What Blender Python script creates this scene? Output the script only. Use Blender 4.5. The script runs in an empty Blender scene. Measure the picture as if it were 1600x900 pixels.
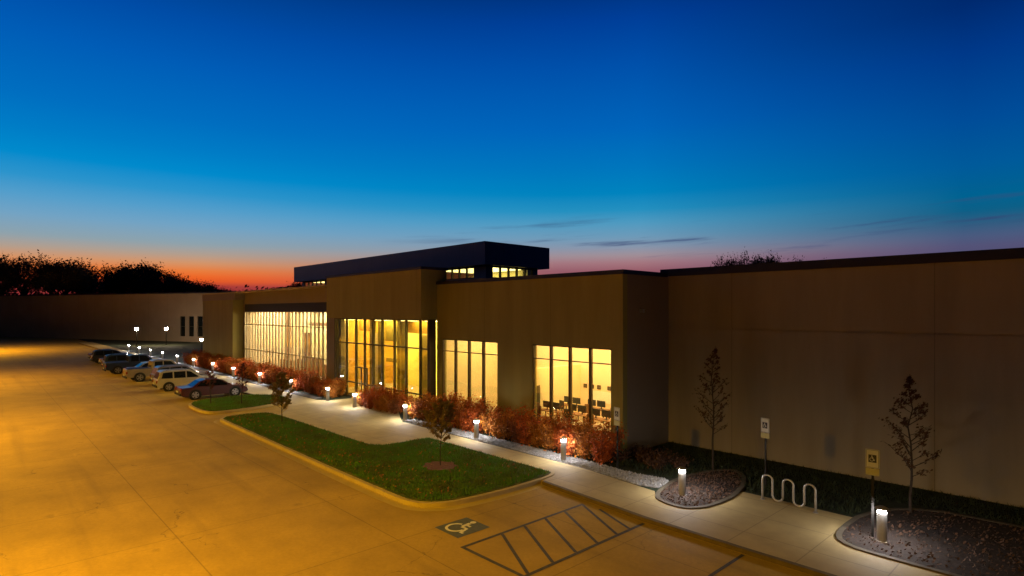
import bpy, bmesh, math, random
from mathutils import Vector, Matrix

R = math.radians
scene = bpy.context.scene
col = scene.collection

# ------------------------------------------------------------------ camera
cam_d = bpy.data.cameras.new("camera")
cam_d.sensor_width = 36.0
cam_d.lens = 20.09
cam_d.shift_y = 37 / 1600
cam_d.clip_start = 0.1
cam_d.clip_end = 3000
cam = bpy.data.objects.new("camera", cam_d)
cam.location = (0, 0, 6.6)
cam.rotation_euler = (R(90), 0, R(46.75))
col.objects.link(cam)
scene.camera = cam

# ------------------------------------------------------------------ exposure
scene.view_settings.view_transform = 'Standard'
scene.view_settings.look = 'None'
scene.view_settings.exposure = 0.0
scene.view_settings.gamma = 1.0
scene.view_settings.use_curve_mapping = False
scene.render.engine = 'CYCLES'
scene.cycles.use_denoising = True
scene.cycles.max_bounces = 6
scene.cycles.diffuse_bounces = 3
scene.cycles.glossy_bounces = 3
scene.cycles.transmission_bounces = 4
scene.cycles.transparent_max_bounces = 12
scene.cycles.sample_clamp_indirect = 4.0
scene.cycles.caustics_reflective = False
scene.cycles.caustics_refractive = False

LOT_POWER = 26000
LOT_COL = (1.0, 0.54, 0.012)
BOLLARD_L = 250


def lin(c):
    out = []
    for v in c:
        v = v / 255.0
        out.append(v / 12.92 if v <= 0.04045 else ((v + 0.055) / 1.055) ** 2.4)
    return (*out, 1.0)


# ------------------------------------------------------------------ world: dusk sky
world = bpy.data.worlds.new("World")
scene.world = world
world.use_nodes = True
nt = world.node_tree
nt.nodes.clear()


def N(tree, t, **kw):
    n = tree.nodes.new(t)
    for k, v in kw.items():
        setattr(n, k, v)
    return n


def mth(tree, op, a, b=None, clamp=False):
    n = tree.nodes.new('ShaderNodeMath')
    n.operation = op
    n.use_clamp = clamp
    for i, v in enumerate((a, b)):
        if v is None:
            continue
        if isinstance(v, (int, float)):
            n.inputs[i].default_value = v
        else:
            tree.links.new(v, n.inputs[i])
    return n.outputs[0]


def ramp(tree, fac, stops, interp='LINEAR'):
    n = tree.nodes.new('ShaderNodeValToRGB')
    n.color_ramp.interpolation = interp
    els = n.color_ramp.elements
    while len(els) > 1:
        els.remove(els[-1])
    els[0].position, els[0].color = stops[0]
    for p, c in stops[1:]:
        e = els.new(p)
        e.color = c
    tree.links.new(fac, n.inputs[0])
    return n.outputs[0]


def mixc(tree, fac, a, b, mode='MIX'):
    n = tree.nodes.new('ShaderNodeMix')
    n.data_type = 'RGBA'
    n.blend_type = mode
    for s, v in ((0, fac), (6, a), (7, b)):
        if isinstance(v, (int, float)):
            n.inputs[s].default_value = v
        elif isinstance(v, tuple):
            n.inputs[s].default_value = v
        else:
            tree.links.new(v, n.inputs[s])
    return n.outputs[2]


tc = N(nt, 'ShaderNodeTexCoord')
sx = N(nt, 'ShaderNodeSeparateXYZ')
nt.links.new(tc.outputs['Generated'], sx.inputs[0])
dx, dy, dz = sx.outputs
hl = mth(nt, 'SQRT', mth(nt, 'ADD', mth(nt, 'MULTIPLY', dx, dx), mth(nt, 'MULTIPLY', dy, dy)))
hl = mth(nt, 'MAXIMUM', hl, 0.001)
ux = mth(nt, 'DIVIDE', dx, hl)
uy = mth(nt, 'DIVIDE', dy, hl)
side = mth(nt, 'ADD', mth(nt, 'MULTIPLY', ux, 0.6852), mth(nt, 'MULTIPLY', uy, 0.7284))   # from the afterglow round to the dark side
front = mth(nt, 'ADD', mth(nt, 'MULTIPLY', ux, -0.7284), mth(nt, 'MULTIPLY', uy, 0.6852))
zc = mth(nt, 'MAXIMUM', dz, 0.0)
DARK = [(0.54, lin((0, 26, 70))), (0.62, lin((0, 14, 40))), (1.0, lin((0, 8, 26)))]
west = ramp(nt, zc, [(0.0, lin((110, 40, 50))), (0.039, lin((170, 58, 52))), (0.046, lin((226, 88, 36))), (0.053, lin((238, 102, 38))),
                     (0.063, lin((232, 126, 62))), (0.074, lin((212, 148, 104))), (0.087, lin((178, 158, 142))), (0.103, lin((142, 162, 172))),
                     (0.13, lin((114, 163, 196))), (0.155, lin((84, 158, 203))), (0.18, lin((44, 148, 204))), (0.208, lin((0, 138, 204))),
                     (0.24, lin((0, 124, 198))), (0.28, lin((0, 110, 192))), (0.353, lin((0, 92, 182))), (0.41, lin((0, 76, 166)))] + DARK)
mid = ramp(nt, zc, [(0.0, lin((120, 60, 60))), (0.07, lin((150, 92, 104))), (0.084, lin((164, 118, 126))), (0.096, lin((160, 142, 150))),
                    (0.111, lin((134, 150, 172))), (0.127, lin((110, 154, 184))), (0.150, lin((80, 154, 192))), (0.172, lin((36, 144, 192))),
                    (0.20, lin((0, 131, 190))), (0.24, lin((0, 118, 189))), (0.30, lin((0, 100, 186))), (0.39, lin((0, 80, 170))), (0.45, lin((0, 62, 152)))] + DARK)
east = ramp(nt, zc, [(0.0, lin((60, 50, 80))), (0.089, lin((84, 82, 118))), (0.103, lin((74, 90, 126))), (0.120, lin((46, 92, 128))),
                     (0.135, lin((14, 95, 134))), (0.155, lin((0, 98, 144))), (0.196, lin((0, 90, 154))), (0.255, lin((0, 76, 152))), (0.335, lin((0, 56, 136))),
                     (0.389, lin((0, 42, 112)))] + DARK)


def mr(tree, v, a, b, c=0.0, d=1.0, smooth=True):
    n = tree.nodes.new('ShaderNodeMapRange')
    n.interpolation_type = 'SMOOTHSTEP' if smooth else 'LINEAR'
    tree.links.new(v, n.inputs[0])
    for i, x in zip((1, 2, 3, 4), (a, b, c, d)):
        n.inputs[i].default_value = x
    return n.outputs[0]


sky = mixc(nt, mr(nt, side, -0.48, 0.08, smooth=False), west, mid)
sky = mixc(nt, mr(nt, side, 0.22, 0.62, smooth=False), sky, east)
# thin streaks of dusk cloud, low over the horizon
az = mth(nt, 'ARCTAN2', side, front)
cx = N(nt, 'ShaderNodeCombineXYZ')
nt.links.new(mth(nt, 'MULTIPLY', az, 3.2), cx.inputs[0])
nt.links.new(mth(nt, 'ADD', mth(nt, 'MULTIPLY', dz, 46.0), mth(nt, 'MULTIPLY', az, -2.2)), cx.inputs[1])
nz = N(nt, 'ShaderNodeTexNoise')
nz.inputs['Scale'].default_value = 1.15
nz.inputs['Detail'].default_value = 5.0
nz.inputs['Roughness'].default_value = 0.55
nt.links.new(cx.outputs[0], nz.inputs['Vector'])
cl = mr(nt, nz.outputs[0], 0.53, 0.72)
band = mth(nt, 'MULTIPLY', mr(nt, dz, 0.085, 0.10), mr(nt, dz, 0.175, 0.13))
cl = mth(nt, 'MULTIPLY', mth(nt, 'MULTIPLY', cl, band), mr(nt, side, -0.30, 0.15, 0.0, 0.8))
sky = mixc(nt, cl, sky, lin((52, 66, 112)))
back = mr(nt, front, -0.15, 0.55, 1.0, 0.0)
sky = mixc(nt, back, sky, lin((2, 10, 26)))
bg = N(nt, 'ShaderNodeBackground')
bg.inputs['Strength'].default_value = 1.0
nt.links.new(sky, bg.inputs['Color'])
wo = N(nt, 'ShaderNodeOutputWorld')
nt.links.new(bg.outputs[0], wo.inputs[0])


# ------------------------------------------------------------------ materials
def base_mat(name, rough=0.8, metal=0.0, spec=0.5):
    m = bpy.data.materials.new(name)
    m.use_nodes = True
    t = m.node_tree
    b = t.nodes['Principled BSDF']
    b.inputs['Roughness'].default_value = rough
    b.inputs['Metallic'].default_value = metal
    b.inputs['Specular IOR Level'].default_value = spec
    return m, t, b


def mat(name, c, rough=0.8, metal=0.0, var=0.15, scale=3.0, bump=0.0, bscale=40.0, joints=None, jdark=0.6, jw=0.03, c2=None, spec=0.4, coord='Object', stretch=(1, 1, 1)):
    """Noise-varied colour, optional joint grid and bump. c is linear rgb."""
    m, t, b = base_mat(name, rough, metal, spec)
    tcn = N(t, 'ShaderNodeTexCoord')
    vec = tcn.outputs[coord]
    mp = N(t, 'ShaderNodeMapping')
    mp.inputs['Scale'].default_value = stretch
    t.links.new(vec, mp.inputs[0])
    n = N(t, 'ShaderNodeTexNoise')
    n.inputs['Scale'].default_value = scale
    n.inputs['Detail'].default_value = 6
    n.inputs['Roughness'].default_value = 0.62
    t.links.new(mp.outputs[0], n.inputs['Vector'])
    d = tuple(v * (1 - var) for v in c) + (1,)
    l = tuple(min(1, v * (1 + var)) for v in (c2 or c)) + (1,)
    colr = ramp(t, n.outputs[0], [(0.3, d), (0.7, l)])
    if joints:
        s = N(t, 'ShaderNodeSeparateXYZ')
        t.links.new(vec, s.inputs[0])
        acc = None
        for ax, sp, off in joints:
            v = mth(t, 'ADD', s.outputs[ax], off + 500 * sp)
            v = mth(t, 'MODULO', v, sp)
            v = mth(t, 'LESS_THAN', v, jw)
            acc = v if acc is None else mth(t, 'MAXIMUM', acc, v)
        colr = mixc(t, mth(t, 'MULTIPLY', acc, jdark), colr, tuple(v * 0.25 for v in c) + (1,))
    t.links.new(colr, b.inputs['Base Color'])
    if bump:
        n2 = N(t, 'ShaderNodeTexNoise')
        n2.inputs['Scale'].default_value = bscale
        n2.inputs['Detail'].default_value = 4
        t.links.new(vec, n2.inputs['Vector'])
        bp = N(t, 'ShaderNodeBump')
        bp.inputs['Strength'].default_value = bump
        bp.inputs['Distance'].default_value = 0.03
        t.links.new(n2.outputs[0], bp.inputs['Height'])
        t.links.new(bp.outputs[0], b.inputs['Normal'])
    return m


def emit(name, c, s):
    m = bpy.data.materials.new(name)
    m.use_nodes = True
    t = m.node_tree
    t.nodes.clear()
    e = N(t, 'ShaderNodeEmission')
    e.inputs[0].default_value = (*c, 1)
    e.inputs[1].default_value = s
    o = N(t, 'ShaderNodeOutputMaterial')
    t.links.new(e.outputs[0], o.inputs[0])
    return m


def glass_mat(name, tint=(0.9, 0.93, 0.9), refl=0.5):
    m = bpy.data.materials.new(name)
    m.use_nodes = True
    t = m.node_tree
    t.nodes.clear()
    tr = N(t, 'ShaderNodeBsdfTransparent')
    tr.inputs[0].default_value = (*tint, 1)
    gl = N(t, 'ShaderNodeBsdfGlossy')
    gl.inputs['Roughness'].default_value = 0.03
    lw = N(t, 'ShaderNodeLayerWeight')
    lw.inputs[0].default_value = 0.3
    f = mth(t, 'ADD', mth(t, 'MULTIPLY', lw.outputs['Fresnel'], refl), 0.03)
    mx = N(t, 'ShaderNodeMixShader')
    t.links.new(f, mx.inputs[0])
    t.links.new(tr.outputs[0], mx.inputs[1])
    t.links.new(gl.outputs[0], mx.inputs[2])
    o = N(t, 'ShaderNodeOutputMaterial')
    t.links.new(mx.outputs[0], o.inputs[0])
    return m


M = {}
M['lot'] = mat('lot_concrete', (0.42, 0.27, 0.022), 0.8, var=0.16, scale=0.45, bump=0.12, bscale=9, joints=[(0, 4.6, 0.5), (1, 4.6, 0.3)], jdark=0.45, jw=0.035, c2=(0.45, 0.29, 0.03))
def add_wear(m, stain=0.5, crack=0.5):
    t = m.node_tree
    b = t.nodes['Principled BSDF']
    src = b.inputs['Base Color'].links[0].from_socket
    tcn = N(t, 'ShaderNodeTexCoord')
    n1 = N(t, 'ShaderNodeTexNoise')
    n1.inputs['Scale'].default_value = 0.9
    n1.inputs['Detail'].default_value = 3
    t.links.new(tcn.outputs['Object'], n1.inputs['Vector'])
    oil = mr(t, n1.outputs[0], 0.66, 0.76, 0.0, stain)
    vw = N(t, 'ShaderNodeTexNoise')
    vw.inputs['Scale'].default_value = 1.3
    vw.inputs['Detail'].default_value = 4
    t.links.new(tcn.outputs['Object'], vw.inputs['Vector'])
    vm = N(t, 'ShaderNodeVectorMath')
    vm.operation = 'MULTIPLY_ADD'
    t.links.new(vw.outputs[1], vm.inputs[0])
    vm.inputs[1].default_value = (1.6, 1.6, 0)
    t.links.new(tcn.outputs['Object'], vm.inputs[2])
    vo = N(t, 'ShaderNodeTexVoronoi')
    vo.feature = 'DISTANCE_TO_EDGE'
    vo.inputs['Scale'].default_value = 0.17
    t.links.new(vm.outputs[0], vo.inputs['Vector'])
    ck = mr(t, vo.outputs['Distance'], 0.0, 0.0045, crack, 0.0)
    n3 = N(t, 'ShaderNodeTexNoise')
    n3.inputs['Scale'].default_value = 0.35
    t.links.new(tcn.outputs['Object'], n3.inputs['Vector'])
    ck = mth(t, 'MULTIPLY', ck, mr(t, n3.outputs[0], 0.48, 0.56))
    mp = N(t, 'ShaderNodeMapping')
    mp.inputs['Scale'].default_value = (0.06, 1.1, 1)
    t.links.new(tcn.outputs['Object'], mp.inputs[0])
    n4 = N(t, 'ShaderNodeTexNoise')
    n4.inputs['Scale'].default_value = 1.0
    n4.inputs['Detail'].default_value = 5
    t.links.new(mp.outputs[0], n4.inputs['Vector'])
    tyre = mr(t, n4.outputs[0], 0.52, 0.72, 0.0, stain * .7)
    n5 = N(t, 'ShaderNodeTexNoise')
    n5.inputs['Scale'].default_value = 9
    n5.inputs['Detail'].default_value = 6
    n5.inputs['Roughness'].default_value = 0.75
    t.links.new(tcn.outputs['Object'], n5.inputs['Vector'])
    grain = mr(t, n5.outputs[0], 0.35, 0.65, 0.0, 0.22, smooth=False)
    tot = mth(t, 'MAXIMUM', mth(t, 'MAXIMUM', oil, ck), tyre)
    tot = mth(t, 'ADD', tot, grain, True)
    out = mixc(t, tot, src, (0.10, 0.062, 0.012, 1))
    t.links.new(out, b.inputs['Base Color'])


add_wear(M['lot'], 0.30, 0.5)
M['ground'] = mat('field_earth', (0.03, 0.035, 0.012), 0.95, var=0.3, scale=0.08)
M['walk'] = mat('sidewalk_concrete', (0.44, 0.33, 0.14), 0.75, var=0.12, scale=1.2, bump=0.12, bscale=14, joints=[(0, 1.85, 0.2), (1, 1.55, 0.55)], jdark=0.45, jw=0.03)
M['kerb'] = mat('kerb_concrete', (0.48, 0.37, 0.16), 0.8, var=0.12, scale=2.0, bump=0.1, joints=[(0, 3.0, 0.1)], jdark=0.4)
M['paint_dark'] = mat('faded_blue_paint', (0.075, 0.065, 0.055), 0.7, var=0.35, scale=6.0)
M['paint_blue'] = mat('blue_grey_paint', (0.10, 0.11, 0.12), 0.7, var=0.2, scale=8.0)
M['paint_white'] = mat('worn_white_paint', (0.75, 0.72, 0.62), 0.7, var=0.12, scale=9.0)
M['lawn'] = mat('lawn_soil', (0.05, 0.11, 0.012), 0.95, var=0.45, scale=2.2, bump=0.6, bscale=25, c2=(0.10, 0.10, 0.015))
M['blade'] = mat('grass_blade', (0.12, 0.15, 0.02), 0.7, var=0.3, scale=0.75, c2=(0.06, 0.20, 0.013))
M['dark_lawn'] = mat('dark_groundcover', (0.018, 0.026, 0.010), 0.95, var=0.4, scale=2.0, bump=0.5, bscale=22)  # ground cover with a darker green-black base than the lawn
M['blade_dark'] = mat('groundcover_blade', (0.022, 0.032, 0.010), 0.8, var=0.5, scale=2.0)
M['mulch'] = mat('bark_mulch', (0.035, 0.023, 0.016), 0.95, var=0.5, scale=9.0, bump=0.8, bscale=35)
M['gravel'] = mat('gravel_bed', (0.22, 0.21, 0.20), 0.9, var=0.45, scale=14.0, bump=0.9, bscale=30)
M['stone'] = mat('pebble', (0.30, 0.29, 0.27), 0.85, var=0.4, scale=5.0)
M['leaf_fall'] = mat('fallen_leaf', (0.30, 0.13, 0.05), 0.8, var=0.5, scale=3.0)
M['panel'] = mat('tan_precast_panel', (0.35, 0.30, 0.085), 0.85, var=0.12, scale=1.1, stretch=(1, 1, .13), bump=0.15, bscale=18, joints=[(0, 5.2, 0.35)], jdark=0.35, jw=0.03)
M['panel_r'] = mat('brown_precast_panel', (0.34, 0.275, 0.17), 0.88, var=0.13, scale=0.9, stretch=(1, 1, .13), bump=0.18, bscale=18, joints=[(0, 7.6, 5.0)], jdark=0.4, jw=0.035)
M['panel_side'] = mat('grey_precast_panel', (0.30, 0.24, 0.16), 0.88, var=0.06, scale=0.5, bump=0.15, bscale=18)
M['panel_far'] = mat('far_wing_panel', (0.36, 0.27, 0.19), 0.88, var=0.10, scale=0.25, joints=[(0, 6.0, 0.0)], jdark=0.3, jw=0.08)
M['coping'] = mat('dark_metal_coping', (0.028, 0.026, 0.05), 0.55, metal=0.2, var=0.1, scale=1.0)
M['navy'] = mat('navy_metal_cladding', (0.065, 0.07, 0.17), 0.5, metal=0.25, var=0.10, scale=0.6, joints=[(0, 1.6, 0.1), (1, 1.6, 0.1)], jdark=0.35, jw=0.03)
M['roof'] = mat('roof_membrane', (0.035, 0.035, 0.05), 0.9, var=0.15, scale=0.5)
M['frame'] = mat('bronze_window_frame', (0.075, 0.055, 0.022), 0.5, metal=0.3, var=0.1)
M['frame_pale'] = mat('pale_window_fin', (0.42, 0.34, 0.20), 0.6, var=0.1)
M['header'] = mat('dark_louvre_header', (0.03, 0.025, 0.015), 0.7, var=0.2, joints=[(2, 0.16, 0.0)], jdark=0.5, jw=0.05)
M['cream'] = mat('cream_wall_paint', (0.80, 0.68, 0.34), 0.8, var=0.05, scale=0.8)
M['peach'] = mat('peach_wall_paint', (0.78, 0.58, 0.32), 0.8, var=0.05, scale=0.8)
M['wood'] = mat('honey_wood_panel', (0.52, 0.26, 0.03), 0.6, var=0.15, scale=1.5, stretch=(1, 1, 6))
M['yellow'] = mat('yellow_lobby_wall', (0.85, 0.76, 0.24), 0.8, var=0.04, scale=0.8)
M['olive'] = mat('olive_lobby_wall', (0.50, 0.34, 0.06), 0.8, var=0.1, scale=0.8)
M['in_floor'] = mat('interior_floor', (0.45, 0.34, 0.18), 0.4, var=0.1, scale=1.0, joints=[(0, 0.6, 0), (1, 0.6, 0)], jdark=0.3, jw=0.01)
M['in_white'] = mat('interior_ceiling', (0.75, 0.68, 0.48), 0.85, var=0.03)
M['in_dark'] = mat('dark_furniture', (0.05, 0.035, 0.02), 0.6, var=0.2)
M['in_brown'] = mat('brown_furniture', (0.20, 0.09, 0.025), 0.6, var=0.2)
M['in_screen'] = mat('monitor_shell', (0.03, 0.03, 0.03), 0.35, var=0.1)
M['glass'] = glass_mat('window_glass')
M['dark_glass'] = mat('dark_window_glass', (0.012, 0.015, 0.014), 0.12, var=0.2, spec=0.7)
M['lamp_room'] = emit('room_light', (1.0, 0.70, 0.34), 19.0)
M['lamp_room_r'] = emit('warm_room_light', (1.0, 0.66, 0.31), 19.0)
M['lamp_lobby'] = emit('lobby_light', (1.0, 0.76, 0.22), 27.0)
M['lamp_left'] = emit('hall_light', (1.0, 0.80, 0.55), 36.0)
M['lamp_clere'] = emit('clerestory_light', (1.0, 0.80, 0.25), 5.0)
M['bollard_glow'] = emit('bollard_light', (0.96, 0.94, 1.0), BOLLARD_L)
M['bollard_down'] = emit('bollard_down_light', (0.96, 0.94, 1.0), 440)
M['post_glow'] = emit('post_light', (1.0, 0.80, 0.55), 260)
M['silver'] = mat('brushed_aluminium', (0.42, 0.40, 0.36), 0.45, metal=0.5, var=0.12, scale=6)
M['steel'] = mat('galvanised_steel', (0.50, 0.48, 0.44), 0.38, metal=0.7, var=0.12, scale=8)
M['black_metal'] = mat('dark_post_metal', (0.02, 0.018, 0.015), 0.5, metal=0.3, var=0.2)
M['sign_white'] = mat('sign_white', (0.66, 0.68, 0.62), 0.5, var=0.05, scale=5)
M['sign_dark'] = mat('sign_symbol', (0.05, 0.05, 0.06), 0.5, var=0.1)
M['sign_plate'] = mat('sign_plate_yellow', (0.52, 0.50, 0.22), 0.5, var=0.06)
M['bark'] = mat('grey_bark', (0.055, 0.04, 0.03), 0.9, var=0.3, scale=12, bump=0.5)
M['bark_dark'] = mat('dark_bark', (0.03, 0.022, 0.018), 0.9, var=0.3, scale=6)
M['leaf_tree'] = mat('distant_foliage', (0.07, 0.055, 0.045), 0.9, var=0.4, scale=0.4)
M['leaf_red'] = mat('rust_leaf', (0.34, 0.055, 0.006), 0.75, var=0.4, scale=2.6, c2=(0.48, 0.10, 0.008))
M['leaf_orange'] = mat('orange_leaf', (0.34, 0.10, 0.008), 0.75, var=0.4, scale=2.6, c2=(0.46, 0.16, 0.01))
M['leaf_brown'] = mat('russet_leaf', (0.26, 0.07, 0.012), 0.8, var=0.45, scale=2.6)
M['leaf_rust'] = mat('brown_leaf', (0.085, 0.038, 0.018), 0.8, var=0.4, scale=2.5)
M['leaf_olive'] = mat('olive_leaf', (0.17, 0.15, 0.03), 0.75, var=0.5, scale=3.0, c2=(0.22, 0.13, 0.03))
M['leaf_maroon'] = mat('maroon_leaf', (0.13, 0.022, 0.012), 0.8, var=0.4, scale=3.0)
M['twig'] = mat('twig_bark', (0.07, 0.035, 0.02), 0.9, var=0.3, scale=8)
M['tyre'] = mat('tyre_rubber', (0.015, 0.014, 0.013), 0.85, var=0.2)
M['rim'] = mat('alloy_rim', (0.45, 0.43, 0.40), 0.35, metal=0.8, var=0.1)
M['car_glass'] = mat('car_glass', (0.012, 0.014, 0.014), 0.16, var=0.1, spec=0.45)
M['tail'] = mat('tail_lens', (0.25, 0.012, 0.01), 0.25, var=0.1, spec=0.7)
M['head'] = mat('headlamp_lens', (0.6, 0.58, 0.52), 0.15, var=0.05, spec=0.7)
M['trim'] = mat('black_trim', (0.02, 0.02, 0.02), 0.6, var=0.1)
M['plate'] = mat('number_plate', (0.6, 0.6, 0.55), 0.5, var=0.05)


def paint(name, c):
    m, t, b = base_mat(name, 0.32, 0.15, 0.6)
    n = N(t, 'ShaderNodeTexNoise')
    n.inputs['Scale'].default_value = 2.0
    tcn = N(t, 'ShaderNodeTexCoord')
    t.links.new(tcn.outputs['Object'], n.inputs['Vector'])
    t.links.new(ramp(t, n.outputs[0], [(0.3, tuple(v * 0.88 for v in c) + (1,)), (0.7, (*c, 1))]), b.inputs['Base Color'])
    b.inputs['Coat Weight'].default_value = 0.5
    b.inputs['Coat Roughness'].default_value = 0.08
    return m


# ------------------------------------------------------------------ helpers
class MB:
    """Collects shapes and links them as one mesh object."""

    def __init__(self):
        self.v, self.f = [], []

    def add(self, vs, fs):
        o = len(self.v)
        self.v += [tuple(p) for p in vs]
        self.f += [tuple(i + o for i in f) for f in fs]
        return self

    def box(self, x0, x1, y0, y1, z0, z1):
        vs = [(x, y, z) for z in (z0, z1) for y in (y0, y1) for x in (x0, x1)]
        return self.add(vs, [(0, 2, 3, 1), (4, 5, 7, 6), (0, 1, 5, 4), (2, 6, 7, 3), (0, 4, 6, 2), (1, 3, 7, 5)])

    def obox(self, c, s, rz=0.0, rx=0.0):
        mt = Matrix.Translation(c) @ Matrix.Rotation(rz, 4, 'Z') @ Matrix.Rotation(rx, 4, 'X')
        vs = [mt @ Vector((x * s[0] / 2, y * s[1] / 2, z * s[2] / 2)) for z in (-1, 1) for y in (-1, 1) for x in (-1, 1)]
        return self.add(vs, [(0, 2, 3, 1), (4, 5, 7, 6), (0, 1, 5, 4), (2, 6, 7, 3), (0, 4, 6, 2), (1, 3, 7, 5)])

    def prism(self, pts, z0, z1, bottom=True):
        n = len(pts)
        vs = [(x, y, z0) for x, y in pts] + [(x, y, z1) for x, y in pts]
        fs = [(i, (i + 1) % n, n + (i + 1) % n, n + i) for i in range(n)]
        fs.append(tuple(range(n, 2 * n)))
        if bottom:
            fs.append(tuple(reversed(range(n))))
        return self.add(vs, fs)

    def sheet(self, pts, z):
        return self.add([(x, y, z) for x, y in pts], [tuple(range(len(pts)))])

    def cyl(self, c, r0, r1, z0, z1, n=16, cap=True):
        vs = [(c[0] + r * math.cos(2 * math.pi * i / n), c[1] + r * math.sin(2 * math.pi * i / n), z) for r, z in ((r0, z0), (r1, z1)) for i in range(n)]
        fs = [(i, (i + 1) % n, n + (i + 1) % n, n + i) for i in range(n)]
        if cap:
            fs += [tuple(range(n, 2 * n)), tuple(reversed(range(n)))]
        return self.add(vs, fs)

    def tube(self, pts, rad, n=8):
        pts = [Vector(p) for p in pts]
        if not isinstance(rad, (list, tuple)):
            rad = [rad] * len(pts)
        vs, fs = [], []
        up = None
        for i, p in enumerate(pts):
            d = (pts[min(i + 1, len(pts) - 1)] - pts[max(i - 1, 0)]).normalized()
            if up is None:
                up = d.orthogonal().normalized()
            up = (up - d * up.dot(d))
            up = up.normalized() if up.length > 1e-5 else d.orthogonal().normalized()
            w = d.cross(up)
            for k in range(n):
                a = 2 * math.pi * k / n
                vs.append(p + (up * math.cos(a) + w * math.sin(a)) * rad[i])
        for i in range(len(pts) - 1):
            for k in range(n):
                fs.append((i * n + k, i * n + (k + 1) % n, (i + 1) * n + (k + 1) % n, (i + 1) * n + k))
        fs += [tuple(reversed(range(n))), tuple(range((len(pts) - 1) * n, len(pts) * n))]
        return self.add(vs, fs)

    def leaf(self, p, s, rng):
        d = Vector((rng.gauss(0, 1), rng.gauss(0, 1), rng.gauss(0, 1))).normalized()
        a = d.orthogonal().normalized()
        b = d.cross(a)
        w = s * rng.uniform(0.35, 0.6)
        p = Vector(p)
        return self.add([p - a * s * .5, p + b * w * .5, p + a * s * .5, p - b * w * .5], [(0, 1, 2, 3)])

    def build(self, name, m, parent=None, off=None, bevel=0.0, smooth=False, fix=True):
        me = bpy.data.meshes.new(name)
        if off is None and parent is not None and parent.get('world_mesh'):
            off = parent.location
        vs = [(x - off[0], y - off[1], z - off[2]) for x, y, z in self.v] if off is not None else self.v
        me.from_pydata(vs, [], self.f)
        if fix and len(self.f) < 20000:
            bm = bmesh.new()
            bm.from_mesh(me)
            bmesh.ops.recalc_face_normals(bm, faces=bm.faces)
            if bevel:
                bmesh.ops.bevel(bm, geom=[e for e in bm.edges if len(e.link_faces) == 2 and e.calc_face_angle(0) > 0.5],
                                offset=bevel, segments=2, affect='EDGES', profile=0.5)
            bm.to_mesh(me)
            bm.free()
        if smooth:
            for p in me.polygons:
                p.use_smooth = True
        me.materials.append(m)
        o = bpy.data.objects.new(name, me)
        if parent is not None:
            o.parent = parent
        col.objects.link(o)
        return o


def tag(o, label=None, cat=None, group=None, kind=None):
    if label:
        o['label'] = label
    if cat:
        o['category'] = cat
    if group:
        o['group'] = group
    if kind:
        o['kind'] = kind
    return o


def empty(name, loc=(0, 0, 0), rz=0.0, wm=False):
    o = bpy.data.objects.new(name, None)
    o.location = loc
    o.rotation_euler = (0, 0, rz)
    o.empty_display_size = 0.3
    if wm:
        o['world_mesh'] = 1
    col.objects.link(o)
    return o


def copy_tree(o, parent=None):
    c = o.copy()
    col.objects.link(c)
    c.parent = parent
    for ch in list(o.children):
        copy_tree(ch, c)
    return c


def inside(x, y, poly):
    r = False
    n = len(poly)
    for i in range(n):
        x0, y0 = poly[i]
        x1, y1 = poly[(i + 1) % n]
        if (y0 > y) != (y1 > y) and x < (x1 - x0) * (y - y0) / (y1 - y0) + x0:
            r = not r
    return r


def smooth_poly(pts, it=2):
    for _ in range(it):
        q = []
        for i in range(len(pts)):
            a, b = pts[i], pts[(i + 1) % len(pts)]
            q += [(a[0] * .78 + b[0] * .22, a[1] * .78 + b[1] * .22), (a[0] * .22 + b[0] * .78, a[1] * .22 + b[1] * .78)]
        pts = q
    return pts


def inset(pts, d):
    area = sum(pts[i][0] * pts[(i + 1) % len(pts)][1] - pts[(i + 1) % len(pts)][0] * pts[i][1] for i in range(len(pts)))
    sg = 1 if area > 0 else -1
    out = []
    n = len(pts)
    for i in range(n):
        a, b, c = Vector(pts[i - 1]), Vector(pts[i]), Vector(pts[(i + 1) % n])
        t = (c - a).normalized()
        nn = Vector((-t.y, t.x)) * sg
        out.append((b.x + nn.x * d, b.y + nn.y * d))
    return out


def kerb_ring(mb, outer, w, z0, z1):
    inner = inset(outer, w)
    n = len(outer)
    vs = [(x, y, z0) for x, y in outer] + [(x, y, z1) for x, y in outer] + [(x, y, z1) for x, y in inner] + [(x, y, z0) for x, y in inner]
    fs = []
    for i in range(n):
        j = (i + 1) % n
        fs += [(i, j, n + j, n + i), (n + i, n + j, 2 * n + j, 2 * n + i), (2 * n + i, 2 * n + j, 3 * n + j, 3 * n + i)]
    mb.add(vs, fs)
    return inner


def scatter(poly, count, rng):
    xs = [p[0] for p in poly]
    ys = [p[1] for p in poly]
    out = []
    while len(out) < count:
        x, y = rng.uniform(min(xs), max(xs)), rng.uniform(min(ys), max(ys))
        if inside(x, y, poly):
            out.append((x, y))
    return out


def blades(name, poly, count, z, m, h, rng, label, w=0.02):
    mb = MB()
    for x, y in scatter(poly, count, rng):
        if inside(x, y, ring):
            continue
        a = rng.uniform(0, 6.28)
        hh = h * rng.uniform(0.5, 1.25)
        l = hh * rng.uniform(0.1, 0.8)
        cx_, cy_ = math.cos(a), math.sin(a)
        b = rng.uniform(0, 6.28)
        mb.add([(x - cx_ * w, y - cy_ * w, z), (x + cx_ * w, y + cy_ * w, z), (x + math.cos(b) * l, y + math.sin(b) * l, z + hh)], [(0, 1, 2)])
    o = mb.build(name, m, fix=False)
    return tag(o, label, 'grass', kind='stuff')


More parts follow.
